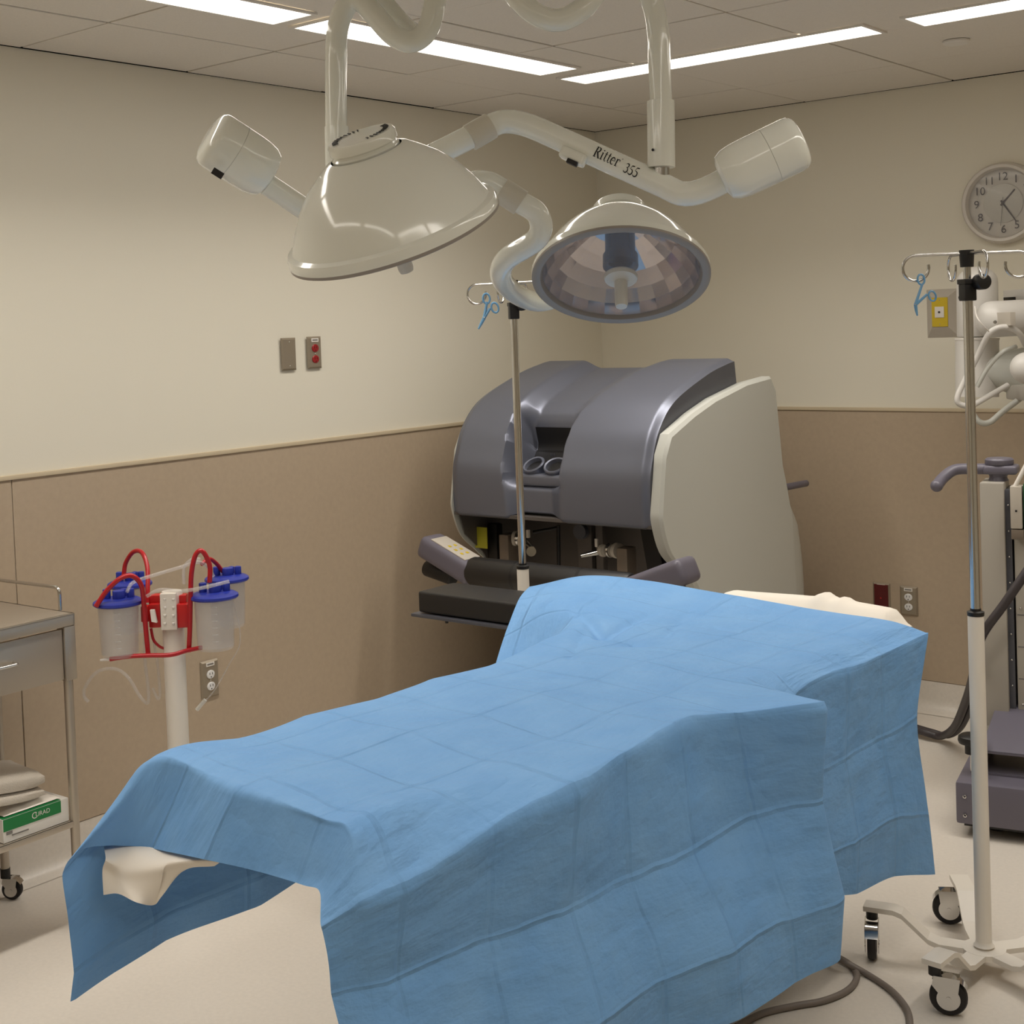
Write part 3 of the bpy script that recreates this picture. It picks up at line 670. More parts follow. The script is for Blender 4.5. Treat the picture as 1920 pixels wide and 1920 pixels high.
# blue drape: key rows along the table, key columns from far hem to near hem: (a, b, h)
ROWS = [
 [(-0.18, 0.605, 0.434), (-0.178, 0.592, 0.575), (-0.166, 0.578, 0.690), (-0.080, 0.560, 0.688), (-0.052, 0.44, 0.700), (-0.045, 0.25, 0.722), (-0.048, 0.09, 0.738), (-0.052, 0.025, 0.743), (-0.074, -0.016, 0.705), (-0.07, -0.04, 0.60), (-0.05, -0.05, 0.46), (-0.02, -0.055, 0.28)],
 [(-0.075, 0.618, 0.44), (-0.075, 0.608, 0.60), (-0.045, 0.572, 0.775), (-0.012, 0.515, 0.812), (0.0, 0.36, 0.803), (0.0, 0.22, 0.803), (0.0, 0.07, 0.803), (0.0, 0.0, 0.798), (-0.02, -0.055, 0.712), (-0.012, -0.06, 0.60), (0, -0.063, 0.46), (0.02, -0.065, 0.28)],
 [(0.08, 0.63, 0.452), (0.08, 0.615, 0.61), (0.07, 0.578, 0.785), (0.08, 0.54, 0.812), (0.09, 0.38, 0.803), (0.09, 0.22, 0.803), (0.09, 0.07, 0.803), (0.09, 0.005, 0.803), (0.08, -0.07, 0.732), (0.08, -0.075, 0.60), (0.08, -0.08, 0.46), (0.08, -0.082, 0.28)],
 [(0.27, 0.63, 0.465), (0.26, 0.615, 0.63), (0.25, 0.582, 0.783), (0.25, 0.54, 0.802), (0.25, 0.38, 0.803), (0.25, 0.22, 0.803), (0.25, 0.07, 0.803), (0.25, 0.01, 0.803), (0.27, -0.09, 0.768), (0.275, -0.096, 0.6), (0.28, -0.102, 0.46), (0.28, -0.105, 0.28)],
 [(0.55, 0.63, 0.5), (0.55, 0.615, 0.65), (0.55, 0.585, 0.783), (0.55, 0.545, 0.802), (0.55, 0.38, 0.803), (0.55, 0.22, 0.803), (0.55, 0.08, 0.803), (0.55, 0.03, 0.803), (0.55, -0.087, 0.798), (0.56, -0.11, 0.6), (0.58, -0.125, 0.46), (0.6, -0.138, 0.28)],
 [(0.8, 0.645, 0.55), (0.8, 0.63, 0.66), (0.8, 0.592, 0.785), (0.8, 0.55, 0.802), (0.8, 0.38, 0.803), (0.8, 0.22, 0.803), (0.8, 0.09, 0.803), (0.8, 0.06, 0.803), (0.81, -0.042, 0.798), (0.82, -0.095, 0.6), (0.84, -0.135, 0.46), (0.86, -0.165, 0.28)],
 [(0.96, 0.7, 0.58), (0.97, 0.66, 0.68), (0.96, 0.6, 0.79), (0.96, 0.55, 0.803), (0.96, 0.38, 0.803), (0.96, 0.22, 0.803), (0.96, 0.09, 0.803), (0.95, 0.05, 0.803), (0.935, -0.112, 0.797), (0.97, -0.14, 0.62), (1, -0.16, 0.46), (1.03, -0.17, 0.28)],
 [(1.06, 0.76, 0.61), (1.08, 0.7, 0.7), (1.07, 0.61, 0.796), (1.07, 0.55, 0.803), (1.07, 0.38, 0.803), (1.07, 0.22, 0.803), (1.065, 0.09, 0.803), (1.06, -0.05, 0.803), (1.064, -0.185, 0.797), (1.095, -0.178, 0.62), (1.115, -0.172, 0.46), (1.14, -0.17, 0.285)],
 [(1.12, 0.84, 0.64), (1.17, 0.74, 0.715), (1.16, 0.63, 0.8), (1.16, 0.55, 0.803), (1.16, 0.38, 0.803), (1.16, 0.22, 0.803), (1.13, 0.09, 0.803), (1.115, 0, 0.803), (1.078, -0.085, 0.765), (1.1, -0.05, 0.62), (1.13, -0.045, 0.46), (1.15, -0.04, 0.3)],
 [(1.2, 0.87, 0.7), (1.27, 0.78, 0.745), (1.29, 0.66, 0.803), (1.29, 0.55, 0.804), (1.29, 0.38, 0.803), (1.29, 0.22, 0.803), (1.28, 0.09, 0.803), (1.27, 0.025, 0.8), (1.26, -0.028, 0.772), (1.29, -0.045, 0.6), (1.32, -0.04, 0.45), (1.345, -0.035, 0.3)],
 [(1.32, 0.93, 0.775), (1.4, 0.84, 0.808), (1.43, 0.69, 0.812), (1.43, 0.55, 0.806), (1.43, 0.38, 0.803), (1.43, 0.22, 0.803), (1.43, 0.09, 0.803), (1.43, 0.025, 0.8), (1.43, -0.028, 0.772), (1.44, -0.035, 0.6), (1.45, -0.033, 0.45), (1.46, -0.03, 0.28)],
 [(1.44, 0.99, 0.812), (1.53, 0.9, 0.826), (1.57, 0.72, 0.822), (1.58, 0.56, 0.812), (1.6, 0.38, 0.808), (1.6, 0.22, 0.806), (1.6, 0.09, 0.805), (1.6, 0.025, 0.8), (1.6, -0.028, 0.772), (1.61, -0.035, 0.6), (1.63, -0.033, 0.45), (1.65, -0.03, 0.255)],
 [(1.56, 1.06, 0.818), (1.68, 0.95, 0.842), (1.74, 0.78, 0.836), (1.76, 0.6, 0.826), (1.78, 0.4, 0.815), (1.78, 0.24, 0.812), (1.79, 0.09, 0.808), (1.785, 0.025, 0.806), (1.81, -0.035, 0.785), (1.755, -0.03, 0.62), (1.78, -0.032, 0.42), (1.82, -0.03, 0.212)],
]
def low(h): return h-.03*min(1, max(0, (.80-h)/.02))
K = [[TB(a, b, h if (i > 0 and c in (7, 8)) else low(h)) for c, (a, b, h) in enumerate(r)] for i, r in enumerate(ROWS)]
NU, NV = 18, 18
rows = [spline(r[:9], NV)[:-1]+spline(r[8:], NV) for r in K]      # sharp fold along the ninth column
W = len(rows[0]); G = np.array([spline([r[j] for r in rows[:2]], NU)[:-1]+spline([r[j] for r in rows[1:]], NU) for j in range(W)]).transpose(1, 0, 2)   # [u][v]
nu_, nv_ = G.shape[:2]
# flat-sheet coordinates
du = np.linalg.norm(np.diff(G, axis=0), axis=2).mean(axis=1); U = np.concatenate([[0], np.cumsum(du)])
dv = np.linalg.norm(np.diff(G, axis=1), axis=2)[:int(nu_*.6)].mean(axis=0); V = np.concatenate([[0], np.cumsum(dv)]); V = V[-1]-V
tu = np.gradient(G, axis=0); tv = np.gradient(G, axis=1); Nn = np.cross(tv, tu); Nn /= np.linalg.norm(Nn, axis=2, keepdims=True)+1e-9
PHV = -V[8*NV]+PV
def tri(x): x = x % 1; return 1-4*abs(x-.5)
UU, VV = np.meshgrid(U, V, indexing='ij')
top_w = np.clip(np.abs(Nn[:, :, 2]), 0, 1)
rngs = np.random.default_rng(3)
def noise2(x, y):
    s = 0
    for k in range(9):
        a, b, c_, d = rngs.uniform(-9, 9), rngs.uniform(-9, 9), rngs.uniform(0, 6), rngs.uniform(.5, 1)
        s = s+d*np.sin(a*x+b*y+c_)
    return s/9
wob = .012*noise2(UU, VV)
wU = np.interp(UU, [0, .9, 1.15, 1.75, 1.95], [1, 1, .6, .6, .25])
disp = wU*(.020*tri((VV-V[8*NV])/(2*PV)+.5)+.016*tri((UU+PHU)/(2*PU)+.08*np.sin(VV*7)))*(1-.75*top_w)
ji = np.floor((VV+PHV)/PV).astype(int)+4; ii = np.floor((UU+PHU)/PU).astype(int)
nod = rngs.uniform(-1, 1, (40, 40)); fu = (UU+PHU)/PU-ii; fv = (VV+PHV)/PV-(ji-4)
disp += .006*((1-fu)*(1-fv)*nod[ii, ji]+fu*(1-fv)*nod[ii+1, ji]+(1-fu)*fv*nod[ii, ji+1]+fu*fv*nod[ii+1, ji+1])*(1-.4*top_w)
disp += .0045*noise2(UU*2.2, VV*2.2)+.0018*noise2(UU*6, VV*6)
G = G+Nn*disp[:, :, None]
for q0, q1, w_, d_ in (((1130, 1178), (1082, 1138), .016, .018), ((1130, 1178), (1222, 1142), .016, .018), ((1248, 1180), (1292, 1136), .012, .010), ((1070, 1220), (1100, 1165), .014, .009), ((1180, 1190), (1260, 1195), .016, .010), ((1345, 1165), (1390, 1175), .012, .007)):
    a_ = onz(*q0, .82)[:2]; b_ = onz(*q1, .82)[:2]; ab_ = b_-a_; pt = G[:, :, :2]-a_
    tt = np.clip((pt@ab_)/(ab_@ab_), 0, 1); dd = np.linalg.norm(pt-tt[:, :, None]*ab_, axis=2)
    G[:, :, 2] -= d_*np.exp(-(dd/w_)**2)*(top_w > .6)*(1-.6*tt)
mb = MB(); mb.add(G.reshape(-1, 3), [(i*nv_+j, i*nv_+j+1, (i+1)*nv_+j+1, (i+1)*nv_+j) for i in range(nu_-1) for j in range(nv_-1)])
M_drape = drape_mat()
ob = mb.build('surgical_drape', M_drape, ang=180, double=0)
lay = ob.data.uv_layers.new(name='sheet'); UVF = np.stack([UU, VV], axis=2).reshape(-1, 2)
for lp in ob.data.loops: lay.data[lp.index].uv = UVF[lp.vertex_index]
dr = tag(ob, 'large creased blue drape covering the operating table and hanging over its sides', 'drape')

# ------------------------------------------------------------------ floor cables by the table
cb = [onz(x, y, .008) for x, y in [(1380, 1925), (1430, 1900), (1490, 1886), (1545, 1876), (1590, 1856), (1607, 1832), (1598, 1812), (1572, 1795), (1540, 1782)]]
tag(MB().tube(spline(cb, 8), .0075, 10).build('power_cable', M_cable), 'gray power cable looping on the floor under the near drape corner', 'cable')
cb = [onz(x, y, .008+.017*(x < 1615)) for x, y in [(1545, 1788), (1580, 1802), (1625, 1826), (1670, 1856), (1698, 1888), (1706, 1915), (1702, 1945)]]
tag(MB().tube(spline(cb, 8), .0075, 10).build('power_cable', M_cable), 'gray power cable curving away from the drape towards the bottom edge', 'cable')

# ------------------------------------------------------------------ surgeon console
X0, X1 = .26, 1.12; XO = 1.165
t = thing('surgeon_console', 'bulky slate-gray robotic surgery console with pale side shells by the corner', 'surgeon console', (.7, -.9, 0))
prof = spline([(0, -1.385, .872), (0, -1.400, .90), (0, -1.402, 1.035), (0, -1.380, 1.116), (0, -1.333, 1.212), (0, -1.224, 1.305), (0, -1.0, 1.385), (0, -.86, 1.416), (0, -.80, 1.425)], 10)
prof = np.array(prof); sl_ = np.concatenate([[0], np.cumsum(np.linalg.norm(np.diff(prof, axis=0), axis=1))]); sl_ /= sl_[-1]
def pr_at(tt):
    p = np.array([np.interp(tt, sl_, prof[:, k]) for k in range(3)]); q = np.array([np.interp(min(1, tt+.01), sl_, prof[:, k]) for k in range(3)])-np.array([np.interp(max(0, tt-.01), sl_, prof[:, k]) for k in range(3)])
    q = nrm(q); n = V3((0, -q[2], q[1])); return p, n          # outward normal
pz = lambda tt: float(np.interp(tt, sl_, prof[:, 2]))
gd = lambda tt: np.interp(pz(tt), [.87, .985, 1.0, 1.03, 1.22, 1.25, 1.275, 1.30, 1.33, 1.38, 1.43], [.040, .045, .07, .15, .17, .15, .10, .06, .048, .04, .03])
gx = lambda tt: np.interp(tt, [0, .2, .5, 1], [.630, .625, .625, .64])
gw = lambda tt: np.interp(tt, [0, .1, .3, .6, 1], [.115, .115, .125, .15, .18])
def hood_fn(u, v):
    x = X0+(X1-X0)*u; tt = v; p, n = pr_at(tt); s = (x-gx(tt))/gw(tt)
    dp = smoothstep(.06, .13, gd(tt))                      # steep walls where the viewer is recessed
    S = 1-smoothstep(.45+.35*dp, 1.25-.15*dp, abs(s)) if s > 0 else 1-smoothstep(.55+.30*dp, 1.05-.02*dp, abs(s))
    edge = min(u, 1-u)*(X1-X0); rnd = .012*(1-smoothstep(0, .03, edge))
    lip = .006*(1-smoothstep(0, .02, tt))
    bow = .02*math.sin(PI*u)
    q = p+n*(-gd(tt)*S-rnd-lip+bow*.0); return V3((x, q[1], q[2]))
hd_ = MB().grid(hood_fn, 120, 150).build('hood', M_hood, t, ang=60)
# side walls of the hood
for x, s in ((X0, -1), (X1, 1)):
    mb = MB(); v = []; N_ = 60
    for k in range(N_+1):
        p, n = pr_at(k/N_); a = p-n*.012; b_ = p-n*.115; v += [(x, a[1], a[2]), (x, b_[1], b_[2])]
    mb.add(v, [(2*i, 2*i+1, 2*i+3, 2*i+2) for i in range(N_)]); mb.build('hood_edge', M_hooddark, hd_)
mb = MB(); mb.box(((X0+X1)/2, -1.34, .885), (X1-X0, .10, .012)); mb.build('hood_underside', M_dark, hd_)
# side shells
sp = [(-1.322, 1.192), (-1.362, 1.126), (-1.392, .967), (-1.396, .902), (-1.352, .798), (-1.264, .725), (-1.181, .648), (-1.10, .50), (-1.04, .30), (-1.02, .06), (-.50, .06), (-.44, .50), (-.455, .80), (-.50, .95), (-.523, 1.013), (-.564, 1.30), (-.60, 1.349), (-.785, 1.335), (-1.018, 1.292), (-1.166, 1.250)]
sp2 = [V3((0, a, b)) for a, b in spline([(y, z, 0) for y, z in sp[:10]], 5) for a, b in [(a, b)]] if False else None
def shell(xin, xout):
    s3 = [V3((0, *sp[0]))]+spline([(0, y, z) for y, z in sp[1:10]], 5)+[V3((0, y, z)) for y, z in sp[10:]]
    mb = MB(); n = len(s3); c_ = np.mean(s3, axis=0)
    ring = []
    for x, k in ((xin, 0), (xout-.010*np.sign(xout-xin), 0), (xout, .012)):
        ring.append([V3((x, *(p+(c_-p)/np.linalg.norm(c_-p)*k)[1:])) for p in s3])
    v = sum(ring, []); f = []
    for r in range(2):
        for i in range(n): f.append((r*n+i, r*n+(i+1) % n, (r+1)*n+(i+1) % n, (r+1)*n+i))
    f.append(tuple(range(n))); f.append(tuple(range(3*n-1, 2*n-1, -1)))
    mb.add(v, f); return mb.build('side_shell', M_shell, t, ang=30)
shell(X1+.002, XO); shell(X0-.002, X0-.018)
# swelling at the rear of the right shell and push handle
mb = MB()
def rear_fn(u, v):
    z = .10+.82*u; a = v*PI; bul = .5+.5*math.sin(PI*min(1, u*1.05)); y0 = -.47
    r = .115*bul*smoothstep(1.0, .8, u)+.01
    return V3((1.150-.22*(1-math.cos(a))*.5, y0+r*1.45*math.sin(min(a*1.6, a*.4+1.05)), z))
MB().grid(rear_fn, 20, 14).build('rear_cover', M_shell, t)
q0 = onx(1478, 912, 1.10); q1 = onx(1512, 906, 1.10)
MB().cyl((1.10, q0[1]-.04, q0[2]), (1.10, q1[1]+.0, q1[2]), .0135, 16, .004).build('push_handle', M_slate2, t)
# body behind, dark cavity
MB().box((.69, -.735, .66), (.84, .49, 1.26), bev=.03).build('cabinet_body', M_shell, t)
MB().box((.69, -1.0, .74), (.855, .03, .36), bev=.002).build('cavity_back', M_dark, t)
MB().box((.69, -1.0, .25), (.855, .10, .46), bev=.01).build('lower_front', M_shell, t)
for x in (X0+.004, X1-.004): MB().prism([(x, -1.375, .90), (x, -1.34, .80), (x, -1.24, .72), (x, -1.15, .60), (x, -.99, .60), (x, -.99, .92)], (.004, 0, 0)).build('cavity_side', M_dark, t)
# viewer
cxv = .675
vb = MB(); 
def vf(u, v):
    z = 1.012+.261*v; tt = float(np.interp(z, prof[:60, 2], sl_[:60])); p, n = pr_at(tt); x = gx(tt)+(u-.5)*.215; q = p-n*(gd(tt)-.005); return V3((x, q[1], q[2]))
vb.grid(vf, 4, 16); vw = vb.build('viewer_recess', M_black, t)
cxv = .635
for s in (-.035, .035):
    mb = MB()
    for k in range(3): mb.box((cxv+s+(k-1)*.008, vf(.5, .55)[1]-.003, vf(.5, .55)[2]), (.003, .003, .011))
    mb.build('speaker_slots', M_hooddark, vw)
vy, vz = -1.350, 1.040
eb = MB().box((cxv, vy+.06, vz-.022), (.215, .13, .045), bev=.014, seg=3).build('eyepiece_block', M_hood, t)
for s in (-.047, .047):
    ec = V3((cxv+s, vy+.030, vz+.026)); ea = nrm((s*1.2, -.55, .8))
    MB().lathe([(.030, -.05), (.038, -.02), (.043, .006), (.040, .010), (.034, .008), (.031, -.010)], ec, ea, 28).build('eyecup', M_hood, eb)
    MB().lathe([(0, -.006), (.032, -.006)], ec, ea, 28).build('eyepiece_lens', M_black, eb)
# master controllers inside the cavity
def P_(px, py, y): return ony(px, py, y)
def master(px, py, y, flip):
    o = P_(px, py, y); s = -1 if flip else 1
    mc = MB().box(o+V3((.055*s, 0, -.02)), (.045, .06, .11), bev=.006).build('master_controller', M_tan, t)
    for k in range(3): MB().lathe([(0, -.010), (.026-.003*k, -.010), (.028-.003*k, -.006), (.028-.003*k, .006), (.026-.003*k, .010), (0, .010)], o+V3((s*(.018-.022*k), -.012*k, .02)), (1, -.35*s, 0), 24).build('wrist_ring', M_beige if k != 1 else M_chrome, mc)
    MB().tube([o+V3((-.04*s, -.02, .015)), o+V3((-.10*s, -.055, .0))], [.012, .007], 12).build('finger_grip', M_chrome, mc)
    MB().box(o+V3((-.055*s, -.02, .045)), (.012, .012, .03), bev=.002).build('grip_tab', M_paper, mc)
master(1150, 1042, -1.22, False); master(975, 1020, -1.22, True)
MB().cyl(P_(996, 1034, -1.32), P_(996, 1034, -1.26), .018, 20).build('controller_joint', M_chrome, t)
MB().tube([P_(1000, 998, -1.15), P_(1045, 990, -1.12)], .007, 10).build('linkage_rod', M_black, t)
MB().tube([P_(1047, 985, -1.12), P_(1048, 1085, -1.12)], .007, 10).build('linkage_rod', M_black, t)
MB().box(P_(930, 1035, -1.2), (.045, .04, .22), bev=.008).build('controller_arm', M_black, t)
MB().prism([P_(1195, 960, -1.2), P_(1222, 960, -1.2), P_(1245, 1075, -1.2), P_(1215, 1075, -1.2)], (0, .05, 0)).build('controller_arm', M_black, t)
for x0, x1 in ((1085, 1115), (1120, 1135)): MB().box(P_((x0+x1)/2, 1010, -1.1), ((x1-x0)*.0021, .03, .30), bev=.004).build('support_column', M_dark, t)
MB().lathe([(0, .0), (.028, 0), (.028, .02), (0, .02)], P_(1092, 996, -1.13), (0, -1, 0), 24).build('pulley', M_hooddark, t)
MB().box(P_(902, 1008, -1.27), (.06, .004, .08), bev=.001).build('warning_tag', M_neon, t)
# armrest with end caps
yA = -1.53
zc = ony(1040, 1088, yA)[2]; xl = ony(885, 1070, yA)[0]; xr = ony(1185, 1095, yA)[0]
mb = MB(); mb.lathe([(0, 0), (.048, .002), (.052, .012), (.052, xr-xl-.012), (.048, xr-xl-.002), (0, xr-xl)], (xl, yA, zc), (1, 0, 0), 28)
arr = mb.build('armrest', M_vinyl, t)
for k in (.30, .70): MB().lathe([(.0505, 0), (.0525, .002), (.0525, .014), (.0505, .016)], (xl+(xr-xl)*k, yA, zc), (1, 0, 0), 28).build('armrest_seam', M_black, arr)
for sgn, xa in ((-1, xl), (1, xr)):
    L = .255
    d = nrm((sgn, 0, .40)); nn = V3((0, 1, 0)); up = np.cross(nn, d)*(-1); up = up if up[2] > 0 else -up
    o = V3((xa-sgn*.02, yA+.01, zc-.012))
    c_ = o+d*(L/2)
    cap = MB().box(c_, (L, .115, .085), np.array([d, nn, up]), bev=.028, seg=4).build('armrest_cap', M_slate2, t)
    if sgn < 0:
        pl = MB().box(c_+up*.0425+d*.0, (.17, .085, .004), np.array([d, nn, up]), bev=.0015).build('touch_panel', M_beige, cap)
        mb = MB()
        for i in range(3):
            for j in range(2): mb.box(c_+up*.0448+d*(-.045+.03*i)+nn*(-.015+.03*j), (.012, .012, .001), np.array([d, nn, up]))
        mb.build('panel_buttons', M_yellow, pl)
    MB().cyl(V3((xa+sgn*.10, yA+.02, zc-.035)), V3((xa+sgn*.235, yA+.02, zc-.010)), .030, 22, .008).build('armrest_hub', M_black, t)
for s in (-1, 1): MB().box(((xl+xr)/2+s*.30, -1.40, zc-.03), (.05, .24, .05), bev=.01).build('armrest_strut', M_dark, t)
MB().box((.69, -1.0, .06), (.95, .95, .10), bev=.03).build('base', M_shell, t)

# ------------------------------------------------------------------ patient-side robot cart
B0 = onz(1793, 1550, .03); 
t = thing('robot_cart', 'gray wheeled robot cart with white arms at the right edge', 'robot cart', (B0[0]+.2, B0[1]+.3, 0))
ah = math.radians(12); ex = V3((math.cos(ah), math.sin(ah), 0)); ey = V3((-math.sin(ah), math.cos(ah), 0)); RC = np.array([ex, ey, (0, 0, 1)])
CB = lambda u, w, z: V3((B0[0], B0[1], 0))+ex*u+ey*w+V3((0, 0, z))
MB().box(CB(.45, .30, .103), (.90, .60, .125), RC, bev=.008).build('base', M_slate2, t)
MB().box(CB(.45, .30, .036), (.86, .56, .012), RC).build('base_skirt', M_black, t)
for u, z in ((.026, .125), (.026, .068)): MB().lathe([(.0035, 0), (.0055, .001), (.0055, .003), (.0035, .004)], CB(u, -.001, z), -ey, 14).build('base_screw', M_chrome, t)
for u, w in ((.10, .12), (.70, .12), (.10, .5), (.70, .5)): MB().cyl(CB(u, w, .0), CB(u, w, .034), .03, 16).build('caster', M_rubber, t)
# channel section on the base: a trapezoid tunnel
q = ony(1868, 1400, CB(.1, .2, 0)[1])
ub = .105
zc0 = .166
pl = [(ub-.045, 0), (ub+.100, 0), (ub+.100, .066), (ub+.094, .072), (ub-.039, .072), (ub-.045, .066)]
pi_ = [(ub-.038, .007), (ub+.093, .007), (ub+.093, .062), (ub-.038, .062)]
mb = MB()
outer = [CB(u, .10, zc0+z) for u, z in [(ub-.045, 0), (ub+.10, 0), (ub+.10, .072), (ub-.045, .072)]]
mb.box(CB(ub+.0275, .22, zc0+.0035), (.145, .24, .007), RC); mb.box(CB(ub+.0275, .22, zc0+.0685), (.145, .24, .007), RC)
mb.box(CB(ub-.0415, .22, zc0+.036), (.007, .24, .06), RC); mb.box(CB(ub+.0965, .22, zc0+.036), (.007, .24, .06), RC)
mb.build('channel_foot', M_slate2, t)
mb = MB()
mb.prism([CB(ub-.045, .10, zc0+.073), CB(ub+.10, .10, zc0+.073), CB(ub+.10, .30, zc0+.165), CB(ub-.02, .30, zc0+.165)], CB(0, .06, 0)-CB(0, 0, 0)); mb.build('sloped_plate', M_slate2, t)
# column
yc = CB(ub, .27, 0)
def colx(px, py, w): # intersect ray with plane w=const of the cart
    d = ray(px, py); o = CB(0, w, 0); tt = ((o-CAM)@ey)/(d@ey); P = CAM+d*tt-CB(0, 0, 0); return P@ex, P[2]
u0, zt0 = colx(1836, 905, .27); u1, _ = colx(1882, 905, .27); ztop = zt0; uc0 = u0; uc1 = u1; _, zb_ = colx(1860, 1362, .27)
MB().box(CB((u0+u1)/2, .34, (ztop+zb_)/2), (u1-u0, .14, ztop-zb_), RC, bev=.006).build('column', M_cart, t)
MB().box(CB((u0+u1)/2, .35, zb_-.02), (u1-u0+.02, .16, .05), RC, bev=.006).build('column_foot', M_cart, t)
u2, _ = colx(1894, 905, .27)
st = MB().box(CB((u1+u2)/2, .345, (ztop+zb_)/2-.012), (u2-u1, .12, ztop-zb_-.02), RC, bev=.002).build('cover_strip', M_hooddark, t)
for k in range(9): MB().ball(CB((u1+u2)/2, .284, zb_+.05+(ztop-zb_-.12)*k/8), .0035, 8, 6).build('cover_screw', M_chrome, st)
tw = MB().box(CB(u2+.16, .36, (ztop+zb_)/2-.01), (.31, .15, ztop-zb_-.03), RC, bev=.006).build('electronics_cabinet', M_cart, t)
for k, z in enumerate((.42, .52, .62)): MB().box(CB(u2+.16, .2845, z), (.30, .001, .002), RC).build('panel_joint', M_hooddark, tw)
for u, z in ((.02, .34), (.05, .50), (.02, .64), (.045, .70)): MB().ball(CB(u2+u, .284, z), .004, 8, 6).build('panel_screw', M_chrome, tw)
a_, b_ = colx(1907, 950, .26); MB().box(CB(a_, .26, b_), (.034, .05, .13), RC, bev=.003).build('connector_box', M_beige, tw)
MB().box(CB(a_, .235, b_-.01), (.006, .003, .006), RC).build('connector_hole', M_black, tw)
MB().box(CB(a_+.002, .26, b_-.083), (.036, .05, .03), RC, bev=.002).build('connector_base', M_tan, tw)
MB().box(CB(a_+.043, .26, b_-.01), (.045, .05, .17), RC, bev=.006).build('green_unit', M_pcb, tw)
MB().tube([CB(a_-.005, .25, b_+.06), CB(a_+.03, .25, b_+.13), CB(a_+.09, .27, b_+.25)], .007, 10).build('signal_cable', M_paper, tw)
# swivel handle on top of the column
uh = (u0+u1)/2+.012; zt2 = ztop
MB().lathe([(0, 0), (.030, 0), (.026, .012), (.030, .022), (0, .022)], CB(uh, .34, zt2), (0, 0, 1), 28).build('handle_post', M_slate2, t)
hb = MB().box(CB(uh+.01, .34, zt2+.036), (.10, .085, .028), RC, bev=.010, seg=3).lathe([(0, .05), (.040, .05), (.043, .054), (.043, .066), (.038, .071), (0, .073)], CB(uh+.004, .34, zt2), (0, 0, 1), 32).build('handle_block', M_slate2, t)
hp = [CB(uh, .34, zt2+.036), CB(uh-.07, .33, zt2+.036), CB(uh-.125, .32, zt2+.034), CB(uh-.155, .29, zt2+.014), CB(uh-.172, .25, zt2-.010)]
MB().tube(spline(hp, 6), [.017+.001*i/24 for i in range(25)], 16).ball(hp[-1], .0195, 18, 12).build('swing_handle', M_slate2, t)
# leveling knob
kx, kz = colx(1812, 1450, .05)
kn = CB(.035, .10, .166)
MB().cyl(kn, kn+V3((0, 0, .075)), .0055, 12).build('knob_stem', M_chrome, t)
MB().lathe([(0, .06), (.020, .06), (.020, .086), (.037, .092), (.040, .10), (.038, .112), (.030, .118), (0, .119)], kn, (0, 0, 1), 24).build('leveling_knob', M_black, t)
# dark hose bundle from the cart to the floor
hz = [at(1940, 1050, 4.08), at(1885, 1130, 4.10), at(1840, 1195, 4.16), at(1826, 1260, 4.40), at(1812, 1310, 4.66), at(1790, 1362, 4.88), at(1765, 1392, 5.05), at(1735, 1399, 5.1), at(1690, 1395, 5.2)]
for p in hz: p[2] = max(p[2], .03)
MB().tube(spline(hz, 8), .0135, 12).build('hose_bundle', M_dcable, t)
MB().tube(spline([p+V3((.018, .02, .0)) for p in hz[3:]], 8), .011, 12).build('hose_bundle', M_dcable, t)
# mast and white arms
AD = 4.92
def rb(px, py, D=AD): return at(px, py, D)
MB().box(CB(u2+.24, .45, 1.02), (.13, .14, 1.5), RC, bev=.02).build('mast', M_cart, t)
def cap(p0, p1, r, name='arm_link', m=None, seg=28):
    p0, p1 = V3(p0), V3(p1); L = np.linalg.norm(p1-p0); ax = p1-p0; pr = [(r*math.sin(a), L+r*.9*(1-0)*math.cos(a)-.0) for a in np.linspace(0, PI/2, 9)][::-1]
    pr = [(0, 0), (r*.96, 0), (r, .006)]+[(r*math.cos(a), L-r*.8+r*.8*math.sin(a)) for a in np.linspace(0, PI/2, 10)]
    return MB().lathe(pr, p0, ax, seg).build(name, m or M_robot, t)
px_ = AD/F
cap(rb(1833, 632), rb(1832, 500), 37*px_, 'setup_arm')
MB().tube([rb(1832, 744), rb(1832, 634)], 39*px_, 28).build('setup_arm', M_robot, t)
MB().tube([rb(1832, 634), rb(1832, 638)], 40*px_, 28).build('arm_seam', M_frame, t)
cap(rb(1990, 592, AD-.10), rb(1834, 600, AD-.16), 33*px_, 'instrument_arm')
MB().box(rb(1885, 598, AD-.24), (48*px_, .02, 24*px_), rotz(YAW), bev=.002).build('cable_bracket', M_beige, t)
for x in (1865, 1894): MB().lathe([(.003, 0), (.006, .002), (.006, .005), (0, .006)], rb(x, 604, AD-.25), -FWD, 12).build('bracket_screw', M_chrome, t)
MB().tube([rb(1838, 690, AD-.02), rb(1935, 700, AD-.06)], [26*px_, 52*px_], 28).build('joint_housing', M_shell, t)
MB().ball(rb(1925, 690, AD-.30), 28*px_, 24, 14).build('joint_ball', M_robot, t)
MB().box(rb(1925, 735, AD-.12), (70*px_, .08, 28*px_), rotz(YAW), bev=.008).build('lower_bracket', M_cart, t)
MB().box(rb(1893, 563, AD+.05), (34*px_, .01, 12*px_), rotz(YAW), bev=.002).build('name_plate', M_black, t)
MB().box(rb(1905, 556, AD+.09), (72*px_, .02, 26*px_), rotz(YAW), bev=.004).build('arm_cover', M_robot, t)
hs = [(1805, 560), (1800, 556), (1795, 564), (1802, 569)]
MB().cyl(rb(1803, 558, AD-.16), rb(1803, 558, AD-.12), .011, 12).build('cable_clip', M_black, t)
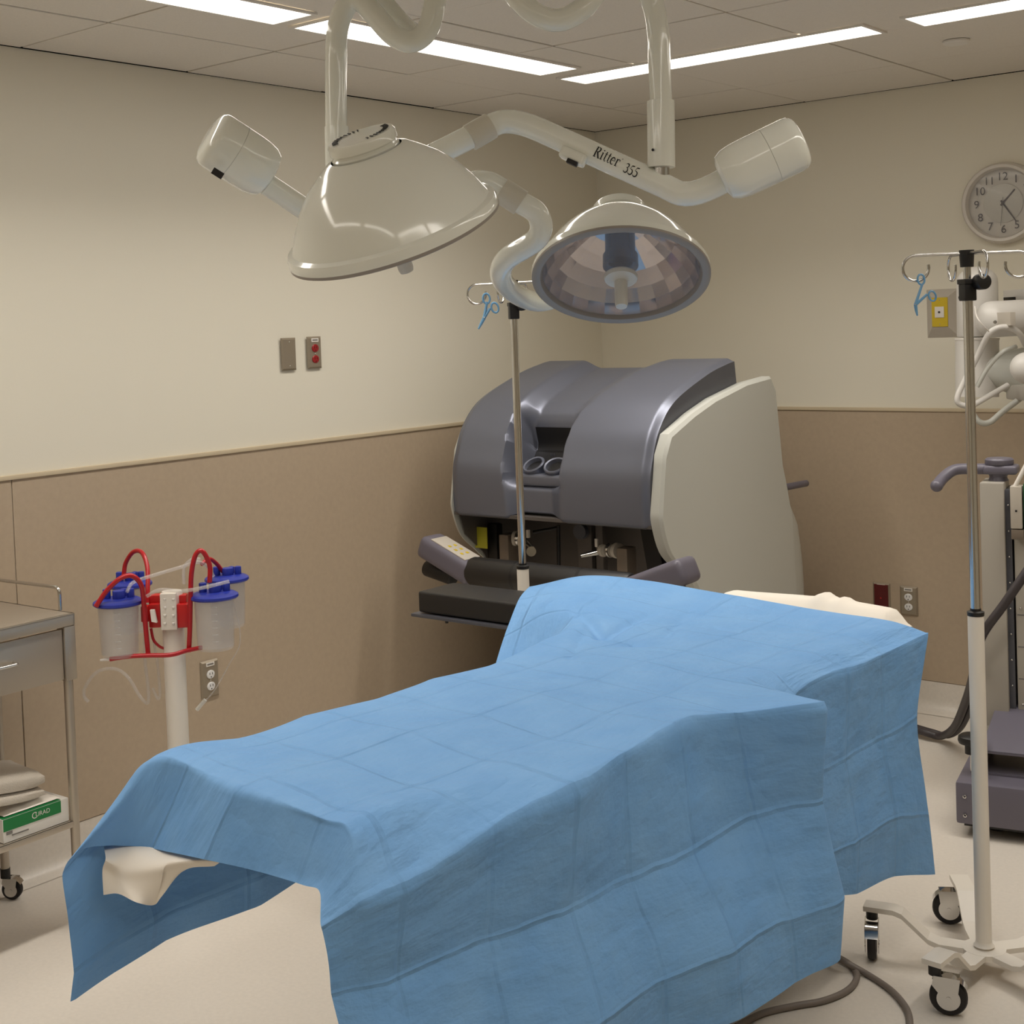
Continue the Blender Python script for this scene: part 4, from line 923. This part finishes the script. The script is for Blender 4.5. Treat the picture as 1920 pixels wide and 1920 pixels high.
c1 = [rb(1925, 650, AD-.2), rb(1908, 622, AD-.25), rb(1882, 613, AD-.26), rb(1855, 625, AD-.25), rb(1832, 670, AD-.2), rb(1808, 715, AD-.18), rb(1795, 745, AD-.18), rb(1800, 758, AD-.18), rb(1822, 760, AD-.18), rb(1850, 745, AD-.16), rb(1890, 722, AD-.14)]
MB().tube(spline(c1, 7), 5.2*px_, 12).build('arm_cable', M_robot, t)
c2 = [rb(1905, 650, AD-.2), rb(1880, 660, AD-.22), rb(1852, 690, AD-.2), rb(1832, 725, AD-.18)]
MB().tube(spline(c2, 7), 4*px_, 12).build('arm_cable', M_shell, t)
c3 = [rb(1815, 762, AD-.1), rb(1835, 790, AD-.12), rb(1855, 792, AD-.12), rb(1880, 772, AD-.12), rb(1912, 748, AD-.12)]
MB().tube(spline(c3, 7), 5.5*px_, 12).build('arm_cable', M_shell, t)
MB().tube(spline([rb(1828, 575, AD-.17), rb(1832, 595, AD-.26), rb(1845, 612, AD-.27), rb(1858, 625, AD-.25)], 6), 1.4*px_, 8).build('thin_cable', M_paper, t)

# ------------------------------------------------------------------ suction stand with four canisters
SX = .5; sp_ = onx(322, 1108, SX); SB = V3((SX, sp_[1], 0)); SD = depth((SX, sp_[1], .9)); spx = SD/F; ztp = sp_[2]
t = thing('suction_stand', 'thick white pole stand with red brackets near the left wall', 'suction stand', SB)
MB().lathe([(0, .03), (.030, .03), (.030, ztp-.01), (.027, ztp), (0, ztp)], SB, (0, 0, 1), 32).build('pole', M_cream, t)
MB().lathe([(0, .0), (.13, .0), (.13, .012), (.06, .03), (.031, .05)], SB, (0, 0, 1), 32).build('base_disc', M_cream, t)
fr2 = nrm(V3((RIGHT[0], RIGHT[1], 0))); fw2 = nrm(V3((FWD[0], FWD[1], 0)))
def SP(px, py, dd=0): return at(px, py, SD+dd)
R2 = np.array([fr2, fw2, (0, 0, 1)])
cb_ = MB().box(SP(317, 1146, -.035), (30*spx, .02, 68*spx), R2, bev=.003).build('carriage', M_cream, t)
mb = MB()
for x in (309, 325):
    for k in range(4): mb.box(SP(x, 1124+k*15, -.046), (5*spx, .004, 4*spx), R2, bev=.001, seg=1)
mb.build('carriage_ribs', M_paper, cb_)
for x in (292, 344): MB().box(SP(x, 1153, -.02), (22*spx, .035, 44*spx), R2, bev=.004).box(SP(x+(2 if x < 317 else -6), 1123, .0), (26*spx, .035, 18*spx), R2, bev=.004).build('red_bracket', M_redpl, t)
MB().box(SP(273, 1150, -.03), (14*spx, .03, 30*spx), R2, bev=.004).build('red_bracket', M_redpl, t)
MB().prism([SP(281, 1144, -.06), SP(289, 1144, -.06), SP(294, 1168, -.06), SP(284, 1166, -.06)], fw2*.012).build('clip_lever', M_paper, t)
CAN = []
def canister(px, py, D, label, scale=1):
    """px, py = centre of the lid's upper face"""
    c_ = at(px, py, D); s = scale; r = .058*s
    k = thing('suction_canister', label, 'canister', c_-V3((0, 0, .165*s)), 'suction canisters around the white pole')
    h = .148*s
    bd = MB().lathe([(0, -.006-h), (r*.80, -.006-h), (r*.87, -h), (r*.96, -.015), (r, -.006), (r*.97, -.006), (r*.93, -.015), (r*.84, -h+.002), (0, -h)], c_, (0, 0, 1), 40).build('body', M_clear, k)
    mb = MB()
    for i in range(6): mb.box(c_+(-fw2*.93+fr2*.15)*r*(.95-.012*i)+V3((0, 0, -.030-.019*i)), (.016*s, .0012, .0022), R2)
    mb.build('scale_marks', M_scale, bd)
    ld = MB().lathe([(0, .004), (r*.75, .004), (r*1.0, .001), (r*1.15, -.004), (r*1.17, -.010), (r*1.10, -.014), (r*1.02, -.012)], c_, (0, 0, 1), 40).build('lid', M_blue, k)
    for (dx, dy, rr, hh) in ((-.03, 0, .011, .03), (.004, -.004, .017, .026), (.034, .008, .010, .028), (.01, .03, .010, .024)):
        p = c_+fr2*dx*s+fw2*dy*s; MB().cyl(p, p+V3((0, 0, hh*s)), rr*s, 16, .003).build('port', M_blue, ld)
    return c_
canister(221, 1124, SD-.06, 'clear suction canister with blue lid, front left on the stand')
canister(243, 1090, SD+.12, 'clear suction canister with blue lid, rear left behind the front one', .94)
canister(401, 1112, SD-.03, 'clear suction canister with blue lid, front right on the stand')
canister(425, 1080, SD+.13, 'clear suction canister with blue lid, rear right on the stand', .94)
# red hoses
def hose(pts, label, r=.0058, m=None, name='suction_hose', cat='hose', group='red hoses on the suction stand'):
    return tag(MB().tube(spline([SP(x, y, d) for x, y, d in pts], 7), r, 12).build(name, m or M_hose), label, cat, group)
hose([(180, 1137, -.12), (200, 1108, -.12), (225, 1085, -.12), (248, 1080, -.11), (265, 1098, -.09), (270, 1135, -.07), (273, 1175, -.06), (278, 1228, -.05)], 'red hose arching low over the front left canister', .0068)
hose([(232, 1078, .10), (236, 1055, .10), (250, 1035, .08), (266, 1036, .05), (276, 1062, .02), (277, 1100, -.01), (276, 1130, -.02)], 'red hose arching high over the rear left canister', .0064)
hose([(393, 1092, -.05), (393, 1060, -.05), (380, 1034, -.06), (367, 1040, -.06), (359, 1075, -.06), (357, 1130, -.06), (356, 1180, -.05), (354, 1222, -.04)], 'red hose arching over the front right canister', .0068)
hose([(418, 1072, .13), (405, 1056, .10), (392, 1048, .06), (378, 1058, .03)], 'short red hose to the rear right canister', .0058)
hose([(206, 1236, -.08), (240, 1231, -.08), (280, 1229, -.08), (320, 1228, -.08), (350, 1220, -.06), (378, 1214, -.03)], 'red hose running level across the white pole with a white tip', .0062)
tag(MB().tube([SP(188, 1238, -.08), SP(207, 1236, -.08)], [.0032, .0048], 10).build('hose_tip', M_paper), 'white connector tip at the left end of the level red hose', 'connector')
hose([(283, 1178, -.03), (288, 1200, -.03), (299, 1212, -.02), (308, 1216, .0)], 'thin red hose curving down behind the white pole', .004)
# clear tubing
tg = 'clear tubing on the suction stand'
hose([(238, 1110, -.10), (250, 1092, -.08), (290, 1078, -.05), (340, 1063, -.03), (370, 1054, -.02), (388, 1062, .02), (400, 1080, .05)], 'clear tube crossing over the pole top between the canisters', .0050, M_tube, 'clear_tube', 'tube', tg)
hose([(275, 1118, -.06), (300, 1106, -.06), (340, 1108, -.07), (380, 1102, -.08), (430, 1090, -.07)], 'clear tube running from the pole to the right canister lid', .0050, M_tube, 'clear_tube', 'tube', tg)
hose([(345, 1095, .0), (345, 1065, .0), (358, 1050, .0), (376, 1048, .0)], 'clear tube standing up behind the right red hose', .0046, M_tube, 'clear_tube', 'tube', tg)
hose([(272, 1180, .02), (272, 1240, .02), (278, 1290, .02), (277, 1318, .02), (262, 1305, .04), (240, 1270, .06), (215, 1254, .08), (182, 1260, .10), (160, 1288, .11), (158, 1306, .11), (166, 1316, .11)], 'long clear tube hanging in a wide loop left of the white pole', .0048, M_tube, 'clear_tube', 'tube', tg)
hose([(288, 1200, .02), (296, 1250, .02), (300, 1300, .02), (296, 1310, .02), (286, 1290, .02)], 'clear tube hanging beside the white pole', .0040, M_tube, 'clear_tube', 'tube', tg)
hose([(438, 1130, .02), (448, 1170, .02), (449, 1210, .02), (430, 1245, .03), (405, 1290, .03), (382, 1318, .03)], 'thin clear tube hanging from the right canister past the outlet', .0020, M_tube, 'clear_tube', 'tube', tg)
tag(MB().tube([SP(385, 1312, .02), SP(369, 1331, .02)], .0058, 12).build('tube_connector', M_frost), 'pale connector at the end of the thin hanging tube', 'connector')

# ------------------------------------------------------------------ stainless instrument trolley
ZR = .85
tc = onz(140, 1149, ZR); te = onz(0, 1180, ZR)
dl = te-tc; dl[2] = 0; dl = nrm(dl); dn = V3((dl[1], -dl[0], 0)); dn = dn if dn[0] < 0 else -dn     # dl towards camera, dn towards the wall
LT, WT = .62, .37
Q = lambda l, w, z: tc*V3((1, 1, 0))+dl*l+dn*w+V3((0, 0, z))
RQ = np.array([dl, dn, (0, 0, 1)])
t = thing('instrument_trolley', 'stainless steel instrument trolley with drawer and shelf at the left edge', 'trolley', Q(LT/2, WT/2, 0))
MB().box(Q(LT/2, WT/2, ZR-.003), (LT, WT, .006), RQ, bev=.002).box(Q(LT/2, .004, ZR-.016), (LT, .008, .032), RQ, bev=.002).box(Q(.004, WT/2, ZR-.016), (.008, WT, .032), RQ, bev=.002).box(Q(LT-.004, WT/2, ZR-.016), (.008, WT, .032), RQ, bev=.002).build('table_top', M_steel, t)
rl = [Q(.07, .03, ZR), Q(.07, .03, ZR+.07), Q(.07, WT-.01, ZR+.07), Q(LT-.03, WT-.01, ZR+.07), Q(LT-.03, .03, ZR+.07), Q(LT-.03, .03, ZR)]
rl = [onz(113, 1144, ZR), onz(113, 1144, ZR)+V3((0, 0, .062)), Q(.0, WT-.0, ZR+.062)+dl*.01]
rl += [Q(LT-.02, WT, ZR+.062), Q(LT-.02, .04, ZR+.062), Q(LT-.02, .04, ZR)]
MB().tube(round_path(rl, .02), .0048, 12).build('guard_rail', M_chrome, t)
for l, w in ((.0175, .0175), (LT-.0175, .0175), (.0175, WT-.0175), (LT-.0175, WT-.0175)):
    MB().box(Q(l, w, ZR-.105), (.035, .035, .145), RQ, bev=.003).build('corner_post', M_steel, t)
    lg = MB().cyl(Q(l, w, .09), Q(l, w, ZR-.17), .0125, 18).build('leg', M_steel, t)
    caster(t, Q(l, w, .09), .029, .6+l*5)
dw = MB().box(Q(LT/2, .012, ZR-.105), (LT-.076, .012, .135), RQ, bev=.002).build('drawer', M_steel, t)
hp = [Q(.10+.065, .006, ZR-.115), Q(.10+.065, -.022, ZR-.115), Q(.35, -.022, ZR-.115), Q(.35, .006, ZR-.115)]
h0 = onx(35, 1244, Q(.1, -.02, 0)[0])
l0 = (h0-tc)@dl; zh = h0[2]
hp = [Q(l0, .006, zh), Q(l0+.004, -.022, zh), Q(l0+.12, -.022, zh), Q(l0+.124, .006, zh)]
MB().tube(round_path(hp, .012), .0042, 10).build('drawer_handle', M_chrome, dw)
sz = onx(70, 1568, Q(.1, 0, 0)[0])[2]
MB().box(Q(LT/2, WT/2, sz), (LT-.02, WT-.02, .004), RQ).box(Q(LT/2, .012, sz-.006), (LT-.02, .006, .016), RQ, bev=.001).build('shelf', M_steel, t)
# glove box on the shelf with green lid
c0 = onx(4, 1578, Q(0, .02, 0)[0])
lb = (c0-tc)@dl; c1_ = onx(130, 1530, Q(0, .02, 0)[0]); la = (c1_-tc)@dl
bw, bh = .125, .062
gb = thing('bandage_box', 'green and white printed bandage box on the trolley shelf', 'box', Q((la+lb)/2, .02+bw/2, sz+.003))
zb = sz+.003
MB().box(Q((la+lb)/2, .022+bw/2, zb+bh/2), (lb-la, bw, bh), RQ, bev=.001, seg=1).build('carton', M_card, gb)
MB().box(Q((la+lb)/2+.012, .0214, zb+bh*.73), (lb-la-.026, .001, bh*.50), RQ).box(Q((la+lb)/2+.012, .022+bw*.12, zb+bh+.0006), (lb-la-.026, bw*.24, .001), RQ).build('green_band', M_green, gb)
mb = MB(); cx_ = onx(74, 1526, Q(0, .02, 0)[0]); lc = (cx_-tc)@dl
def put_box(x, y): return Q(lc-x, .0205, zb+bh*.73+y)
text_polys(mb, 'C', .024, lambda x, y: put_box(x-.018, y)); text_polys(mb, 'URAD', .0165, lambda x, y: put_box(x+.008, y+.001)); mb.build('lettering', M_paper, gb)
mb = MB(); mb.box(Q(lb-.018, .0212, zb+bh*.38), (.018, .001, .008), RQ); mb.box(Q(lb-.05, .0212, zb+bh*.25), (.05, .001, .003), RQ); mb.build('fine_print', M_gray, gb)
mb = MB()
def crump(u, v):
    return Q(la+.02+(lb-la-.03)*u, .03+bw*.8*v, zb+bh+.004+.022*math.sin(PI*v)*(.5+.5*abs(math.sin(7*u+2)))*math.sin(PI*min(1, u*1.0+.02)))
MB().grid(crump, 24, 10).build('gauze', M_sheet, gb)
# folded towels stacked above
def towel(z0, th, lb_, la_, w0, w1, label, lift=0):
    mb = MB()
    def fn(u, v):
        # closed loop cross section around the towel
        a = 2*PI*v; cx_, cy_ = math.cos(a), math.sin(a)
        sgn = lambda q: math.copysign(abs(q)**.34, q)
        l = la_+(lb_-la_)*u; w = (w0+w1)/2+(w1-w0)/2*sgn(cx_); rise = lift*smoothstep(0, 1, u)
        e = smoothstep(0, .08, u)*smoothstep(0, .08, 1-u); h = th/2*(.62+.38*e)
        return Q(l, w, z0+th/2+h*sgn(cy_)+rise+.008*math.sin(5*u+2*cx_))
    mb.grid(fn, 30, 28); return tag(mb.build('folded_towel', M_towel), label, 'towel', 'gray towels on the trolley shelf')
tl = onx(78, 1490, Q(0, .05, 0)[0]); lt_ = (tl-tc)@dl; zt_ = tl[2]
towel(zb+bh+.027, .024, lt_+.40, lt_+.006, .03, .21, 'lower folded gray towel resting on the bandage box', .012)
towel(zb+bh+.053, .038, lt_+.40, lt_, .035, .20, 'upper folded gray towel on top of the stack above the bandage box', .020)

# ------------------------------------------------------------------ clean-up, world, view
for o in bpy.data.objects:
    if '_base' in o: del o['_base']
sc = bpy.context.scene
wd = bpy.data.worlds.new('world'); sc.world = wd; wd.use_nodes = True
wd.node_tree.nodes['Background'].inputs[0].default_value = (1, .93, .84, 1); wd.node_tree.nodes['Background'].inputs[1].default_value = .0
sc.view_settings.view_transform = 'Standard'; sc.view_settings.look = 'None'; sc.view_settings.gamma = 1; sc.view_settings.use_curve_mapping = False
sc.view_settings.exposure = -0.18
sc.cycles.max_bounces = 8; sc.cycles.diffuse_bounces = 5; sc.cycles.transparent_max_bounces = 16
sc.cycles.use_denoising = True; sc.cycles.sample_clamp_indirect = 8
